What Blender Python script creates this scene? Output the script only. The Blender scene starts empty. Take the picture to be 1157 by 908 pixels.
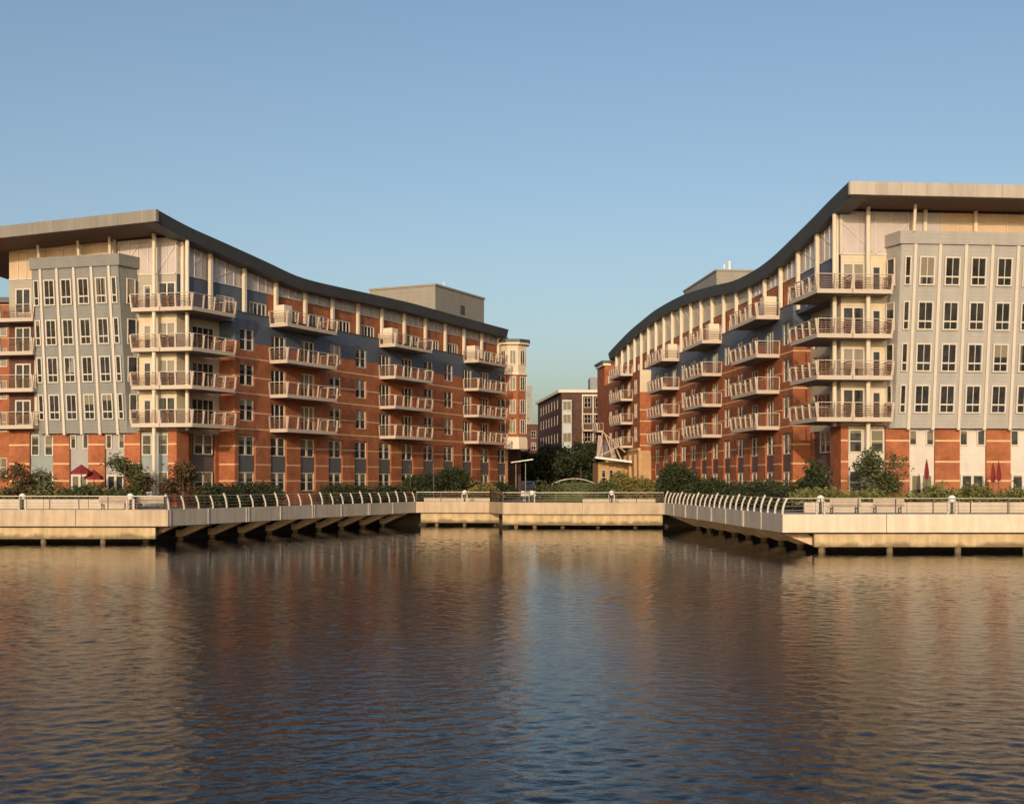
import bpy, math, random
import numpy as np
from mathutils import Vector, Matrix

S = bpy.context.scene
C = S.collection
R = math.radians
EYE = 4.7                      # eye height above the water

# ------------------------------------------------------------------ camera
cd = bpy.data.cameras.new('camera')
cam = bpy.data.objects.new('camera', cd); C.objects.link(cam)
cam.location = (0, 0, EYE); cam.rotation_euler = (R(90), 0, 0)
cd.sensor_width = 36; cd.lens = 36 * 1400 / 1157
cd.shift_y = (544 - 454) / 1157
cd.clip_start = 0.1; cd.clip_end = 9000
S.camera = cam
# ------------------------------------------------------------------ light
SUN_EL = R(14)
sun_h = Vector((-0.18, -1.0, 0)).normalized()
sun_v = Vector((sun_h.x * math.cos(SUN_EL), sun_h.y * math.cos(SUN_EL), math.sin(SUN_EL)))
w = bpy.data.worlds.new('World'); S.world = w; w.use_nodes = True
nt = w.node_tree
bg = nt.nodes['Background']
sky = nt.nodes.new('ShaderNodeTexSky'); sky.sky_type = 'NISHITA'; sky.sun_disc = False
sky.sun_elevation = SUN_EL
sky.sun_rotation = math.atan2(sun_h.x, sun_h.y)
sky.air_density = 1.0; sky.dust_density = 2.9; sky.ozone_density = 1.5; sky.altitude = 0
nt.links.new(sky.outputs[0], bg.inputs[0])
bg.inputs[1].default_value = 0.15
sl = bpy.data.lights.new('sun', 'SUN'); sl.energy = 2.75; sl.angle = R(0.6); sl.color = (1.0, 0.78, 0.55)
so = bpy.data.objects.new('sun', sl); C.objects.link(so)
so.rotation_euler = (-sun_v).to_track_quat('-Z', 'Y').to_euler()
S.view_settings.view_transform = 'Standard'; S.view_settings.look = 'None'
S.view_settings.exposure = 0.0; S.view_settings.gamma = 1.0
S.render.engine = 'CYCLES'
S.cycles.max_bounces = 6; S.cycles.diffuse_bounces = 3; S.cycles.glossy_bounces = 3
S.cycles.transmission_bounces = 2; S.cycles.transparent_max_bounces = 4
S.cycles.caustics_reflective = True; S.cycles.blur_glossy = 0.6; S.cycles.sample_clamp_indirect = 4.0; S.cycles.caustics_refractive = False

# ------------------------------------------------------------------ helpers
WL = {}                         # world location of every root or part
def link(o, parent=None, loc=(0, 0, 0)):
    C.objects.link(o)
    loc = Vector(loc)
    if parent is not None:
        o.parent = parent
        o.location = loc - WL[parent.name]
    else:
        o.location = loc
    WL[o.name] = loc
    return o

def tag(o, label=None, cat=None, group=None, kind=None):
    if label: o['label'] = label
    if cat: o['category'] = cat
    if group: o['group'] = group
    if kind: o['kind'] = kind
    return o

def root(name, loc, label, cat, group=None):
    o = bpy.data.objects.new(name, None); o.empty_display_size = 0.5
    link(o, None, loc)
    return tag(o, label, cat, group)

class Frame:
    """a: along the facade, n: out of the facade"""
    def __init__(s, o, d, n):
        s.o = o; s.d = d; s.n = n
        s.rot = math.atan2(n[0], -n[1])
    def xy(s, a, n=0):
        return (s.o[0] + a * s.d[0] + n * s.n[0], s.o[1] + a * s.d[1] + n * s.n[1])
    def pt(s, a, n, z):
        x, y = s.xy(a, n); return (x, y, z)
    def px(s, p, n=0):
        """distance along the facade at which the picture column p is met"""
        m = (p - 578.5) / 1400
        ox, oy = s.xy(0, n)
        return (m * oy - ox) / (s.d[0] - m * s.d[1])

class MB:
    def __init__(s): s.v = []; s.f = []
    def add(s, vs, fs):
        k = len(s.v); s.v += [tuple(q) for q in vs]; s.f += [tuple(i + k for i in f) for f in fs]
    def quad(s, a, b, c, d): s.add([a, b, c, d], [(0, 1, 2, 3)])
    def hexa(s, p):             # p: 4 bottom, 4 top
        s.add(p, [(3, 2, 1, 0), (4, 5, 6, 7), (0, 1, 5, 4), (1, 2, 6, 5), (2, 3, 7, 6), (3, 0, 4, 7)])
    def box(s, x0, x1, y0, y1, z0, z1):
        s.hexa([(x0, y0, z0), (x1, y0, z0), (x1, y1, z0), (x0, y1, z0), (x0, y0, z1), (x1, y0, z1), (x1, y1, z1), (x0, y1, z1)])
    def fbox(s, F, a0, a1, n0, n1, z0, z1):
        q = [F.xy(a0, n0), F.xy(a1, n0), F.xy(a1, n1), F.xy(a0, n1)]
        s.hexa([(*p, z0) for p in q] + [(*p, z1) for p in q])
    def prism(s, poly, z0, z1):
        n = len(poly)
        s.add([(*p, z0) for p in poly] + [(*p, z1) for p in poly],
              [tuple(range(n - 1, -1, -1)), tuple(range(n, 2 * n))] + [(i, (i + 1) % n, (i + 1) % n + n, i + n) for i in range(n)])
    def tube(s, pts, rad, seg=8, cap=True):
        pts = [Vector(p) for p in pts]
        rads = rad if isinstance(rad, (list, tuple)) else [rad] * len(pts)
        k0 = len(s.v); u = None
        for i, p in enumerate(pts):
            t = (pts[min(i + 1, len(pts) - 1)] - pts[max(i - 1, 0)]).normalized()
            if u is None:
                u = t.cross(Vector((0, 0, 1)))
                if u.length < 1e-3: u = Vector((1, 0, 0))
            u = (u - t * u.dot(t)).normalized(); w_ = t.cross(u)
            for j in range(seg):
                an = 2 * math.pi * j / seg
                s.v.append(tuple(p + (u * math.cos(an) + w_ * math.sin(an)) * rads[i]))
        for i in range(len(pts) - 1):
            for j in range(seg):
                a = k0 + i * seg + j; b = k0 + i * seg + (j + 1) % seg
                s.f.append((a, b, b + seg, a + seg))
        if cap:
            s.f.append(tuple(k0 + j for j in range(seg - 1, -1, -1)))
            e = k0 + (len(pts) - 1) * seg
            s.f.append(tuple(e + j for j in range(seg)))
    def bar(s, p, q, wid, hgt):
        """rectangular bar between two points"""
        p = Vector(p); q = Vector(q); t = (q - p).normalized()
        u = t.cross(Vector((0, 0, 1)))
        if u.length < 1e-3: u = Vector((1, 0, 0))
        u = u.normalized() * wid / 2; v = u.cross(t).normalized() * hgt / 2
        s.hexa([p - u - v, p + u - v, p + u + v, p - u + v, q - u - v, q + u - v, q + u + v, q - u + v])
    def lathe(s, prof, c=(0, 0, 0), seg=16):
        k0 = len(s.v)
        for r, z in prof:
            for j in range(seg):
                an = 2 * math.pi * j / seg
                s.v.append((c[0] + r * math.cos(an), c[1] + r * math.sin(an), c[2] + z))
        for i in range(len(prof) - 1):
            for j in range(seg):
                a = k0 + i * seg + j; b = k0 + i * seg + (j + 1) % seg
                s.f.append((a, b, b + seg, a + seg))
        s.f.append(tuple(k0 + j for j in range(seg - 1, -1, -1)))
        e = k0 + (len(prof) - 1) * seg
        s.f.append(tuple(e + j for j in range(seg)))
    def mesh(s, name, mat, off=(0, 0, 0), smooth=False):
        me = bpy.data.meshes.new(name)
        V = np.array(s.v, dtype=float) - np.array(off, dtype=float)
        me.from_pydata(V.tolist(), [], s.f)
        me.materials.append(mat)
        uv = me.uv_layers.new(name='UVMap')
        W = np.array(s.v, dtype=float)
        out = np.zeros((len(me.loops), 2)); i = 0
        for f in s.f:
            p = W[list(f)]
            n = np.cross(p[1] - p[0], p[2] - p[0])
            if len(f) > 3: n = n + np.cross(p[2] - p[0], p[3] - p[0])
            ln = np.linalg.norm(n)
            n = n / ln if ln > 1e-12 else np.array([0, 0, 1.0])
            if abs(n[2]) > 0.75: q = p[:, :2]
            else:
                t = np.array([-n[1], n[0]]); t = t / (np.linalg.norm(t) + 1e-9)
                q = np.stack([p[:, 0] * t[0] + p[:, 1] * t[1], p[:, 2]], 1)
            out[i:i + len(f)] = q; i += len(f)
        uv.data.foreach_set('uv', out.ravel())
        if smooth:
            me.polygons.foreach_set('use_smooth', [True] * len(me.polygons))
        me.validate(); me.update()
        return me
    def build(s, name, mat, parent=None, loc=None, smooth=False):
        """vertices are in world space; loc is the world point the object sits at"""
        if loc is None: loc = WL[parent.name] if parent is not None else (0, 0, 0)
        o = bpy.data.objects.new(name, s.mesh(name, mat, loc, smooth))
        return link(o, parent, loc)

def inst(name, me, parent, loc, rz=0.0, axes=None):
    o = bpy.data.objects.new(name, me)
    link(o, parent, loc)
    if axes is not None:
        o.rotation_euler = Matrix((axes[0], axes[1], axes[2])).transposed().to_euler()
    else: o.rotation_euler = (0, 0, rz)
    return o
def child(name, me, par):
    o = bpy.data.objects.new(name, me); C.objects.link(o); o.parent = par
    WL[o.name] = WL[par.name]
    return o

# ------------------------------------------------------------------ materials
def mat(name, col, rough=0.7, var=0.12, scale=1.2, metallic=0.0, bump=0.0, bscale=8, streak=0.0, spec=0.4, var2=0.0):
    m = bpy.data.materials.new(name); m.use_nodes = True
    n = m.node_tree.nodes; l = m.node_tree.links
    b = n['Principled BSDF']
    b.inputs['Roughness'].default_value = rough; b.inputs['Metallic'].default_value = metallic
    b.inputs['Specular IOR Level'].default_value = spec
    geo = n.new('ShaderNodeNewGeometry')
    nz = n.new('ShaderNodeTexNoise'); nz.inputs['Scale'].default_value = scale; nz.inputs['Detail'].default_value = 6
    nz.inputs['Roughness'].default_value = 0.65
    l.new(geo.outputs['Position'], nz.inputs['Vector'])
    mr = n.new('ShaderNodeMapRange'); mr.inputs[1].default_value = 0.25; mr.inputs[2].default_value = 0.75
    mr.inputs[3].default_value = 1 - var; mr.inputs[4].default_value = 1 + var
    l.new(nz.outputs[0], mr.inputs[0])
    fac = mr.outputs[0]
    if streak:
        mp = n.new('ShaderNodeMapping'); mp.inputs['Scale'].default_value = (1.6, 1.6, 0.16)
        l.new(geo.outputs['Position'], mp.inputs[0])
        n2 = n.new('ShaderNodeTexNoise'); n2.inputs['Scale'].default_value = 1.3; n2.inputs['Detail'].default_value = 5
        l.new(mp.outputs[0], n2.inputs['Vector'])
        m2 = n.new('ShaderNodeMapRange'); m2.inputs[1].default_value = 0.38; m2.inputs[2].default_value = 0.7
        m2.inputs[3].default_value = 1 + streak * 0.3; m2.inputs[4].default_value = 1 - streak
        l.new(n2.outputs[0], m2.inputs[0])
        mu = n.new('ShaderNodeMath'); mu.operation = 'MULTIPLY'
        l.new(fac, mu.inputs[0]); l.new(m2.outputs[0], mu.inputs[1]); fac = mu.outputs[0]
    if var2:
        oi = n.new('ShaderNodeObjectInfo')
        m3 = n.new('ShaderNodeMapRange'); m3.inputs[3].default_value = 1 - var2; m3.inputs[4].default_value = 1 + var2
        l.new(oi.outputs['Random'], m3.inputs[0])
        mu = n.new('ShaderNodeMath'); mu.operation = 'MULTIPLY'
        l.new(fac, mu.inputs[0]); l.new(m3.outputs[0], mu.inputs[1]); fac = mu.outputs[0]
    vm = n.new('ShaderNodeVectorMath'); vm.operation = 'SCALE'
    vm.inputs[0].default_value = col[:3]
    l.new(fac, vm.inputs['Scale']); l.new(vm.outputs[0], b.inputs['Base Color'])
    if bump:
        n4 = n.new('ShaderNodeTexNoise'); n4.inputs['Scale'].default_value = bscale; n4.inputs['Detail'].default_value = 4
        l.new(geo.outputs['Position'], n4.inputs['Vector'])
        bp = n.new('ShaderNodeBump'); bp.inputs['Strength'].default_value = bump; bp.inputs['Distance'].default_value = 0.03
        l.new(n4.outputs[0], bp.inputs['Height']); l.new(bp.outputs[0], b.inputs['Normal'])
    return m

def brick_mat(name, c1, c2, mortar):
    m = bpy.data.materials.new(name); m.use_nodes = True
    n = m.node_tree.nodes; l = m.node_tree.links; b = n['Principled BSDF']
    b.inputs['Roughness'].default_value = 0.85; b.inputs['Specular IOR Level'].default_value = 0.25
    uv = n.new('ShaderNodeUVMap'); uv.uv_map = 'UVMap'
    br = n.new('ShaderNodeTexBrick')
    br.inputs['Scale'].default_value = 1; br.inputs['Brick Width'].default_value = 0.22; br.inputs['Row Height'].default_value = 0.075
    br.inputs['Mortar Size'].default_value = 0.008; br.inputs['Bias'].default_value = 0.0
    br.inputs['Color1'].default_value = (*c1, 1); br.inputs['Color2'].default_value = (*c2, 1); br.inputs['Mortar'].default_value = (*mortar, 1)
    l.new(uv.outputs[0], br.inputs['Vector'])
    geo = n.new('ShaderNodeNewGeometry')
    nz = n.new('ShaderNodeTexNoise'); nz.inputs['Scale'].default_value = 0.8; nz.inputs['Detail'].default_value = 7; nz.inputs['Roughness'].default_value = 0.7
    l.new(geo.outputs['Position'], nz.inputs['Vector'])
    mr = n.new('ShaderNodeMapRange'); mr.inputs[1].default_value = 0.3; mr.inputs[2].default_value = 0.7; mr.inputs[3].default_value = 0.66; mr.inputs[4].default_value = 1.32
    l.new(nz.outputs[0], mr.inputs[0])
    vm = n.new('ShaderNodeVectorMath'); vm.operation = 'SCALE'
    l.new(br.outputs['Color'], vm.inputs[0]); l.new(mr.outputs[0], vm.inputs['Scale'])
    l.new(vm.outputs[0], b.inputs['Base Color'])
    bp = n.new('ShaderNodeBump'); bp.inputs['Strength'].default_value = 0.4; bp.inputs['Distance'].default_value = 0.01
    l.new(br.outputs['Fac'], bp.inputs['Height']); bp.invert = True
    l.new(bp.outputs[0], b.inputs['Normal'])
    return m

def siding_mat(name, col, pitch=0.2, rough=0.6):
    m = mat(name, col, rough, 0.08, 0.9, streak=0.08)
    n = m.node_tree.nodes; l = m.node_tree.links; b = n['Principled BSDF']
    geo = n.new('ShaderNodeNewGeometry'); sp = n.new('ShaderNodeSeparateXYZ'); l.new(geo.outputs['Position'], sp.inputs[0])
    dv = n.new('ShaderNodeMath'); dv.operation = 'DIVIDE'; dv.inputs[1].default_value = pitch; l.new(sp.outputs[2], dv.inputs[0])
    fr = n.new('ShaderNodeMath'); fr.operation = 'FRACT'; l.new(dv.outputs[0], fr.inputs[0])
    bp = n.new('ShaderNodeBump'); bp.inputs['Strength'].default_value = 0.6; bp.inputs['Distance'].default_value = 0.03; bp.invert = True
    l.new(fr.outputs[0], bp.inputs['Height']); l.new(bp.outputs[0], b.inputs['Normal'])
    return m

def glass_mat(name, dark, curtain, share, rough=0.04, tint=None):
    """dark reflective pane; in a share of the windows a blind or a curtain hangs behind part of the glass"""
    m = bpy.data.materials.new(name); m.use_nodes = True
    n = m.node_tree.nodes; l = m.node_tree.links; b = n['Principled BSDF']
    b.inputs['Roughness'].default_value = rough; b.inputs['Specular IOR Level'].default_value = 0.6
    oi = n.new('ShaderNodeObjectInfo'); tc = n.new('ShaderNodeTexCoord'); sp = n.new('ShaderNodeSeparateXYZ')
    l.new(tc.outputs['Generated'], sp.inputs[0])
    # blind drop height differs from window to window
    mr = n.new('ShaderNodeMapRange'); mr.inputs[1].default_value = 0; mr.inputs[2].default_value = share
    mr.inputs[3].default_value = 0.3; mr.inputs[4].default_value = 1.05
    l.new(oi.outputs['Random'], mr.inputs[0])
    gt = n.new('ShaderNodeMath'); gt.operation = 'GREATER_THAN'; l.new(sp.outputs[2], gt.inputs[0]); l.new(mr.outputs[0], gt.inputs[1])
    r2 = n.new('ShaderNodeMath'); r2.operation = 'MULTIPLY'; r2.inputs[1].default_value = 7.31; l.new(oi.outputs['Random'], r2.inputs[0])
    r3 = n.new('ShaderNodeMath'); r3.operation = 'FRACT'; l.new(r2.outputs[0], r3.inputs[0])
    mc = n.new('ShaderNodeMapRange'); mc.inputs[1].default_value = 0.0; mc.inputs[2].default_value = min(.45, share * 1.3); mc.inputs[3].default_value = .22; mc.inputs[4].default_value = .55
    l.new(r3.outputs[0], mc.inputs[0])
    ax = n.new('ShaderNodeMath'); ax.operation = 'SUBTRACT'; ax.inputs[1].default_value = .5; l.new(sp.outputs[0], ax.inputs[0])
    ab = n.new('ShaderNodeMath'); ab.operation = 'ABSOLUTE'; l.new(ax.outputs[0], ab.inputs[0])
    gc = n.new('ShaderNodeMath'); gc.operation = 'GREATER_THAN'; l.new(ab.outputs[0], gc.inputs[0]); l.new(mc.outputs[0], gc.inputs[1])
    cf = n.new('ShaderNodeMath'); cf.operation = 'MULTIPLY'; cf.inputs[1].default_value = .55; l.new(gc.outputs[0], cf.inputs[0])
    mxf = n.new('ShaderNodeMath'); mxf.operation = 'MAXIMUM'; l.new(gt.outputs[0], mxf.inputs[0]); l.new(cf.outputs[0], mxf.inputs[1])
    # soft interior variation
    geo = n.new('ShaderNodeNewGeometry'); nz = n.new('ShaderNodeTexNoise'); nz.inputs['Scale'].default_value = 1.4; nz.inputs['Detail'].default_value = 3
    l.new(geo.outputs['Position'], nz.inputs['Vector'])
    mr2 = n.new('ShaderNodeMapRange'); mr2.inputs[1].default_value = 0.35; mr2.inputs[2].default_value = 0.7; mr2.inputs[3].default_value = 0.5; mr2.inputs[4].default_value = 1.8
    l.new(nz.outputs[0], mr2.inputs[0])
    vm = n.new('ShaderNodeVectorMath'); vm.operation = 'SCALE'; vm.inputs[0].default_value = dark; l.new(mr2.outputs[0], vm.inputs['Scale'])
    mx = n.new('ShaderNodeMix'); mx.data_type = 'RGBA'
    l.new(mxf.outputs[0], mx.inputs[0]); l.new(vm.outputs[0], mx.inputs[6]); mx.inputs[7].default_value = (*curtain, 1)
    l.new(mx.outputs[2], b.inputs['Base Color'])
    return m

def joint_mat(name, col, pitch, rough=0.5):
    m = mat(name, col, rough, 0.10, 0.5, streak=0.14)
    n = m.node_tree.nodes; l = m.node_tree.links; b = n['Principled BSDF']
    uv = n.new('ShaderNodeUVMap'); uv.uv_map = 'UVMap'; sp = n.new('ShaderNodeSeparateXYZ'); l.new(uv.outputs[0], sp.inputs[0])
    dv = n.new('ShaderNodeMath'); dv.operation = 'DIVIDE'; dv.inputs[1].default_value = pitch; l.new(sp.outputs[0], dv.inputs[0])
    fr = n.new('ShaderNodeMath'); fr.operation = 'FRACT'; l.new(dv.outputs[0], fr.inputs[0])
    lt = n.new('ShaderNodeMath'); lt.operation = 'GREATER_THAN'; lt.inputs[1].default_value = .04 / pitch; l.new(fr.outputs[0], lt.inputs[0])
    mr = n.new('ShaderNodeMapRange'); mr.inputs[3].default_value = .55; mr.inputs[4].default_value = 1.0; l.new(lt.outputs[0], mr.inputs[0])
    # every sheet of metal has a slightly different tone
    fl = n.new('ShaderNodeMath'); fl.operation = 'FLOOR'; l.new(dv.outputs[0], fl.inputs[0])
    wn = n.new('ShaderNodeTexWhiteNoise'); wn.noise_dimensions = '1D'; l.new(fl.outputs[0], wn.inputs['W'])
    m2 = n.new('ShaderNodeMapRange'); m2.inputs[3].default_value = .93; m2.inputs[4].default_value = 1.07; l.new(wn.outputs[0], m2.inputs[0])
    mu = n.new('ShaderNodeMath'); mu.operation = 'MULTIPLY'; l.new(mr.outputs[0], mu.inputs[0]); l.new(m2.outputs[0], mu.inputs[1])
    old = b.inputs['Base Color'].links[0].from_socket
    vm = n.new('ShaderNodeVectorMath'); vm.operation = 'SCALE'; l.new(old, vm.inputs[0]); l.new(mu.outputs[0], vm.inputs['Scale'])
    l.new(vm.outputs[0], b.inputs['Base Color'])
    return m

def tide_mat(name, *a, **k):
    m = mat(name, *a, **k)
    n = m.node_tree.nodes; l = m.node_tree.links; b = n['Principled BSDF']
    geo = n.new('ShaderNodeNewGeometry'); sp = n.new('ShaderNodeSeparateXYZ'); l.new(geo.outputs['Position'], sp.inputs[0])
    nz = n.new('ShaderNodeTexNoise'); nz.inputs['Scale'].default_value = 1.1; nz.inputs['Detail'].default_value = 6; l.new(geo.outputs['Position'], nz.inputs['Vector'])
    ad = n.new('ShaderNodeMath'); ad.operation = 'MULTIPLY_ADD'; ad.inputs[1].default_value = -.9; l.new(nz.outputs[0], ad.inputs[0]); l.new(sp.outputs[2], ad.inputs[2])
    mr = n.new('ShaderNodeMapRange'); mr.inputs[1].default_value = .22; mr.inputs[2].default_value = .5; mr.inputs[3].default_value = 1; mr.inputs[4].default_value = 0; l.new(ad.outputs[0], mr.inputs[0])
    fm = n.new('ShaderNodeMath'); fm.operation = 'MULTIPLY'; fm.inputs[1].default_value = .8; l.new(mr.outputs[0], fm.inputs[0])
    old = b.inputs['Base Color'].links[0].from_socket
    mx = n.new('ShaderNodeMix'); mx.data_type = 'RGBA'; l.new(fm.outputs[0], mx.inputs[0]); l.new(old, mx.inputs[6]); mx.inputs[7].default_value = (0.11, 0.085, 0.04, 1)
    l.new(mx.outputs[2], b.inputs['Base Color'])
    return m

M = {}
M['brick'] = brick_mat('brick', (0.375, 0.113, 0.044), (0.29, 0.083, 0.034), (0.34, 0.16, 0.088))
M['brick_dark'] = brick_mat('brick_dark', (0.12, 0.052, 0.037), (0.09, 0.040, 0.031), (0.11, 0.07, 0.06))  # darkened brick; puts the street building's shade into its colour
M['band'] = mat('stone_band', (0.62, 0.40, 0.22), 0.8, 0.1)
M['cream'] = mat('cream_paint', (0.66, 0.57, 0.44), 0.5, 0.06, 0.8, streak=0.06, var2=0.04)
M['cream_wall'] = siding_mat('cream_siding', (0.58, 0.49, 0.35), 0.3)
M['trim'] = mat('window_trim', (0.58, 0.52, 0.44), 0.5, 0.05)
M['blue'] = siding_mat('blue_grey_cladding', (0.085, 0.105, 0.14), 0.22)
M['bay_left'] = siding_mat('grey_bay_cladding', (0.215, 0.215, 0.205), 0.3)
M['bay_right'] = siding_mat('beige_bay_cladding', (0.35, 0.33, 0.305), 0.3)
M['upper_left'] = siding_mat('upper_grey_siding', (0.36, 0.325, 0.27), 0.45)
M['screen_dark'] = mat('dark_screen', (0.08, 0.06, 0.055), 0.2, 0.3, 1.5, spec=0.6)
M['screen'] = mat('tinted_screen', (0.30, 0.20, 0.17), 0.25, 0.3, 1.5, spec=0.6)
M['panel_grey'] = mat('grey_spandrel', (0.10, 0.105, 0.11), 0.5, 0.1)
M['panel_pale'] = mat('pale_spandrel', (0.33, 0.31, 0.30), 0.5, 0.1, streak=0.08)
M['panel_blue'] = mat('bluish_spandrel', (0.24, 0.27, 0.27), 0.5, 0.15)
M['panel_white'] = siding_mat('white_panel', (0.58, 0.53, 0.46), 0.25)
M['panel_red'] = mat('brown_spandrel', (0.11, 0.075, 0.075), 0.5, 0.1)
M['fascia_dark'] = joint_mat('charcoal_metal', (0.055, 0.06, 0.066), 3.1, 0.5)
M['fascia_left'] = joint_mat('khaki_fascia', (0.22, 0.20, 0.17), 1.9)
M['fascia_right'] = joint_mat('beige_fascia', (0.42, 0.37, 0.31), 1.9)
M['soffit'] = mat('brown_soffit', (0.16, 0.10, 0.07), 0.7, 0.12)
M['roof_top'] = mat('roof_membrane', (0.12, 0.12, 0.12), 0.9)
M['slat'] = mat('brown_rail_slats', (0.22, 0.115, 0.075), 0.6, 0.15, var2=0.1)
M['slab_under'] = mat('balcony_slab', (0.20, 0.165, 0.14), 0.7, 0.12, streak=0.1)
M['glass'] = glass_mat('window_glass', (0.022, 0.022, 0.022), (0.24, 0.21, 0.16), .36)
M['glass_bay'] = glass_mat('bay_glass', (0.020, 0.020, 0.020), (0.22, 0.19, 0.14), .13)
M['glass_pale'] = glass_mat('ground_glass', (0.04, 0.042, 0.04), (0.17, 0.155, 0.10), .7)
M['clerestory'] = mat('clerestory_glazing', (0.47, 0.41, 0.40), 0.25, 0.14, 0.7, spec=0.6)
M['clere_warm'] = mat('clerestory_warm_panel', (0.56, 0.40, 0.26), 0.35, 0.16, 0.7, spec=0.5)
M['mech_left'] = siding_mat('penthouse_metal', (0.27, 0.245, 0.20), 0.5)
M['mech_right'] = siding_mat('penthouse_metal_right', (0.27, 0.24, 0.20), 0.5)
M['rail_paint'] = mat('railing_paint', (0.50, 0.41, 0.33), 0.5, 0.06, 0.8, var2=0.05)
M['conc'] = mat('quay_concrete', (0.48, 0.37, 0.255), 0.85, 0.14, 0.7, streak=0.18, bump=0.2)
M['conc_white'] = mat('pale_quay_concrete', (0.64, 0.54, 0.42), 0.8, 0.12, 0.7, streak=0.16, bump=0.2)
M['conc_low'] = tide_mat('stained_lower_concrete', (0.52, 0.39, 0.23), 0.9, 0.2, 0.9, streak=0.25, bump=0.4)
M['conc_bridge'] = mat('bridge_concrete', (0.46, 0.40, 0.34), 0.85, 0.12, 0.7, streak=0.16)
M['conc_dark'] = mat('shade_dark_concrete', (0.05, 0.04, 0.03), 0.8, 0.3)  # near-black colour stands in for the shade under the decks
M['bracket'] = mat('bracket_concrete', (0.66, 0.47, 0.31), 0.9, 0.18, 1.0, streak=0.15)  # colour raised to stand in for sunlight thrown up by the water
M['pile'] = tide_mat('pile_concrete', (0.44, 0.31, 0.2), 0.9, 0.25, 2)
M['paving'] = mat('promenade_paving', (0.36, 0.31, 0.26), 0.85, 0.15, 0.5)
M['ground'] = mat('ground', (0.16, 0.15, 0.13), 0.9, 0.2, 0.1)
M['asphalt'] = mat('asphalt', (0.05, 0.05, 0.052), 0.9, 0.15, 0.7)
M['kerb'] = mat('granite_kerb', (0.38, 0.36, 0.33), 0.8, 0.1)
M['metal'] = mat('rail_metal', (0.34, 0.30, 0.26), 0.45, 0.1, metallic=0.3)
M['dark_metal'] = mat('dark_metal', (0.05, 0.048, 0.045), 0.5, 0.1)
M['white'] = mat('white_globe', (0.80, 0.76, 0.70), 0.35, 0.03)
M['post_pale'] = mat('pale_post', (0.52, 0.46, 0.40), 0.5, 0.08)
M['bench_wood'] = mat('bench_slats', (0.42, 0.33, 0.26), 0.7, 0.15, 3)
M['planter'] = mat('planter_stone', (0.50, 0.42, 0.33), 0.85, 0.12, 0.9, streak=0.12)
M['red'] = mat('red_canvas', (0.20, 0.022, 0.022), 0.8, 0.15, 2)
M['bark'] = mat('bark', (0.10, 0.07, 0.05), 0.9, 0.25, 5)
M['stone'] = mat('golden_stone', (0.46, 0.29, 0.145), 0.85, 0.15, 0.8, streak=0.12)
M['steel_white'] = mat('white_steel', (0.62, 0.62, 0.62), 0.4, 0.05)
M['far_grey'] = mat('far_grey_wall', (0.26, 0.27, 0.27), 0.8, 0.08)
M['far_white'] = siding_mat('far_white_bay', (0.52, 0.53, 0.52), 0.4)
M['car'] = mat('dark_car_paint', (0.03, 0.03, 0.045), 0.25, 0.05, spec=0.6)
M['rubber'] = mat('rubber', (0.02, 0.02, 0.02), 0.8, 0.1)
def leaf(name, col, var=0.45):
    m = mat(name, col, 0.6, var, 1.1, spec=0.25)
    m.node_tree.nodes['Principled BSDF'].inputs['Specular IOR Level'].default_value = 0.2
    return m
M['leaf_dark'] = leaf('dark_green_leaves', (0.036, 0.047, 0.020))
M['leaf_mid'] = leaf('green_leaves', (0.075, 0.088, 0.034))
M['leaf_olive'] = leaf('olive_leaves', (0.17, 0.145, 0.045))
M['leaf_dry'] = leaf('brownish_leaves', (0.085, 0.055, 0.026))
M['leaf_silver'] = leaf('silvery_leaves', (0.12, 0.13, 0.075))
M['grass'] = leaf('grass_blades', (0.15, 0.15, 0.05), 0.35)

# ------------------------------------------------------------------ quay layout
A_IN = (-24.8, 89.0)            # inner end of the left front wall
B_LEFT = (-9.65, 124.5)         # where the left footbridge meets the middle quay
MID = [B_LEFT, (-2.26, 124.0), (-0.89, 119.0), (6.7, 118.0), (14.46, 118.0)]
B_RIGHT = (14.46, 118.0)
D_IN = (16.9, 77.4)
DECK = 2.60

# ground, water
def sheet(name, bpts, y1, z, m, kind='structure'):
    b = MB()
    for (x0, y0), (x1, y1_) in zip(bpts[:-1], bpts[1:]):
        b.quad((x0, y0, z), (x1, y1_, z), (x1, y1, z), (x0, y1, z))
    return tag(b.build(name, m), kind=kind)
edge = [(-900, 89.05), (-24.8, 89.05), (-9.65, 124.55), (-2.26, 124.05), (-0.89, 119.05), (6.7, 118.05), (14.46, 118.05), (16.9, 77.45), (900, 77.45)]
sheet('ground', edge, 5000, DECK, M['ground'])
pe = [(x, y + 0.25) for x, y in edge]
b = MB()
for (x0, y0), (x1, y1) in zip(pe[:-1], pe[1:]):
    b.quad((x0, y0, DECK + .004), (x1, y1, DECK + .004), (x1, y1 + 7.5, DECK + .004), (x0, y0 + 7.5, DECK + .004))
tag(b.build('promenade', M['paving']), kind='structure')
b = MB(); b.quad((1.5, 134, DECK + .008), (12, 134, DECK + .008), (14, 420, DECK + .008), (3, 420, DECK + .008))
tag(b.build('street', M['asphalt']), kind='structure')
b = MB()
b.hexa([(1.2, 134, DECK), (1.5, 134, DECK), (3, 420, DECK), (2.7, 420, DECK), (1.2, 134, DECK + .13), (1.5, 134, DECK + .13), (3, 420, DECK + .13), (2.7, 420, DECK + .13)])
b.hexa([(12, 134, DECK), (12.3, 134, DECK), (14.3, 420, DECK), (14, 420, DECK), (12, 134, DECK + .13), (12.3, 134, DECK + .13), (14.3, 420, DECK + .13), (14, 420, DECK + .13)])
tag(b.build('street_kerb', M['kerb']), kind='structure')

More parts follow.
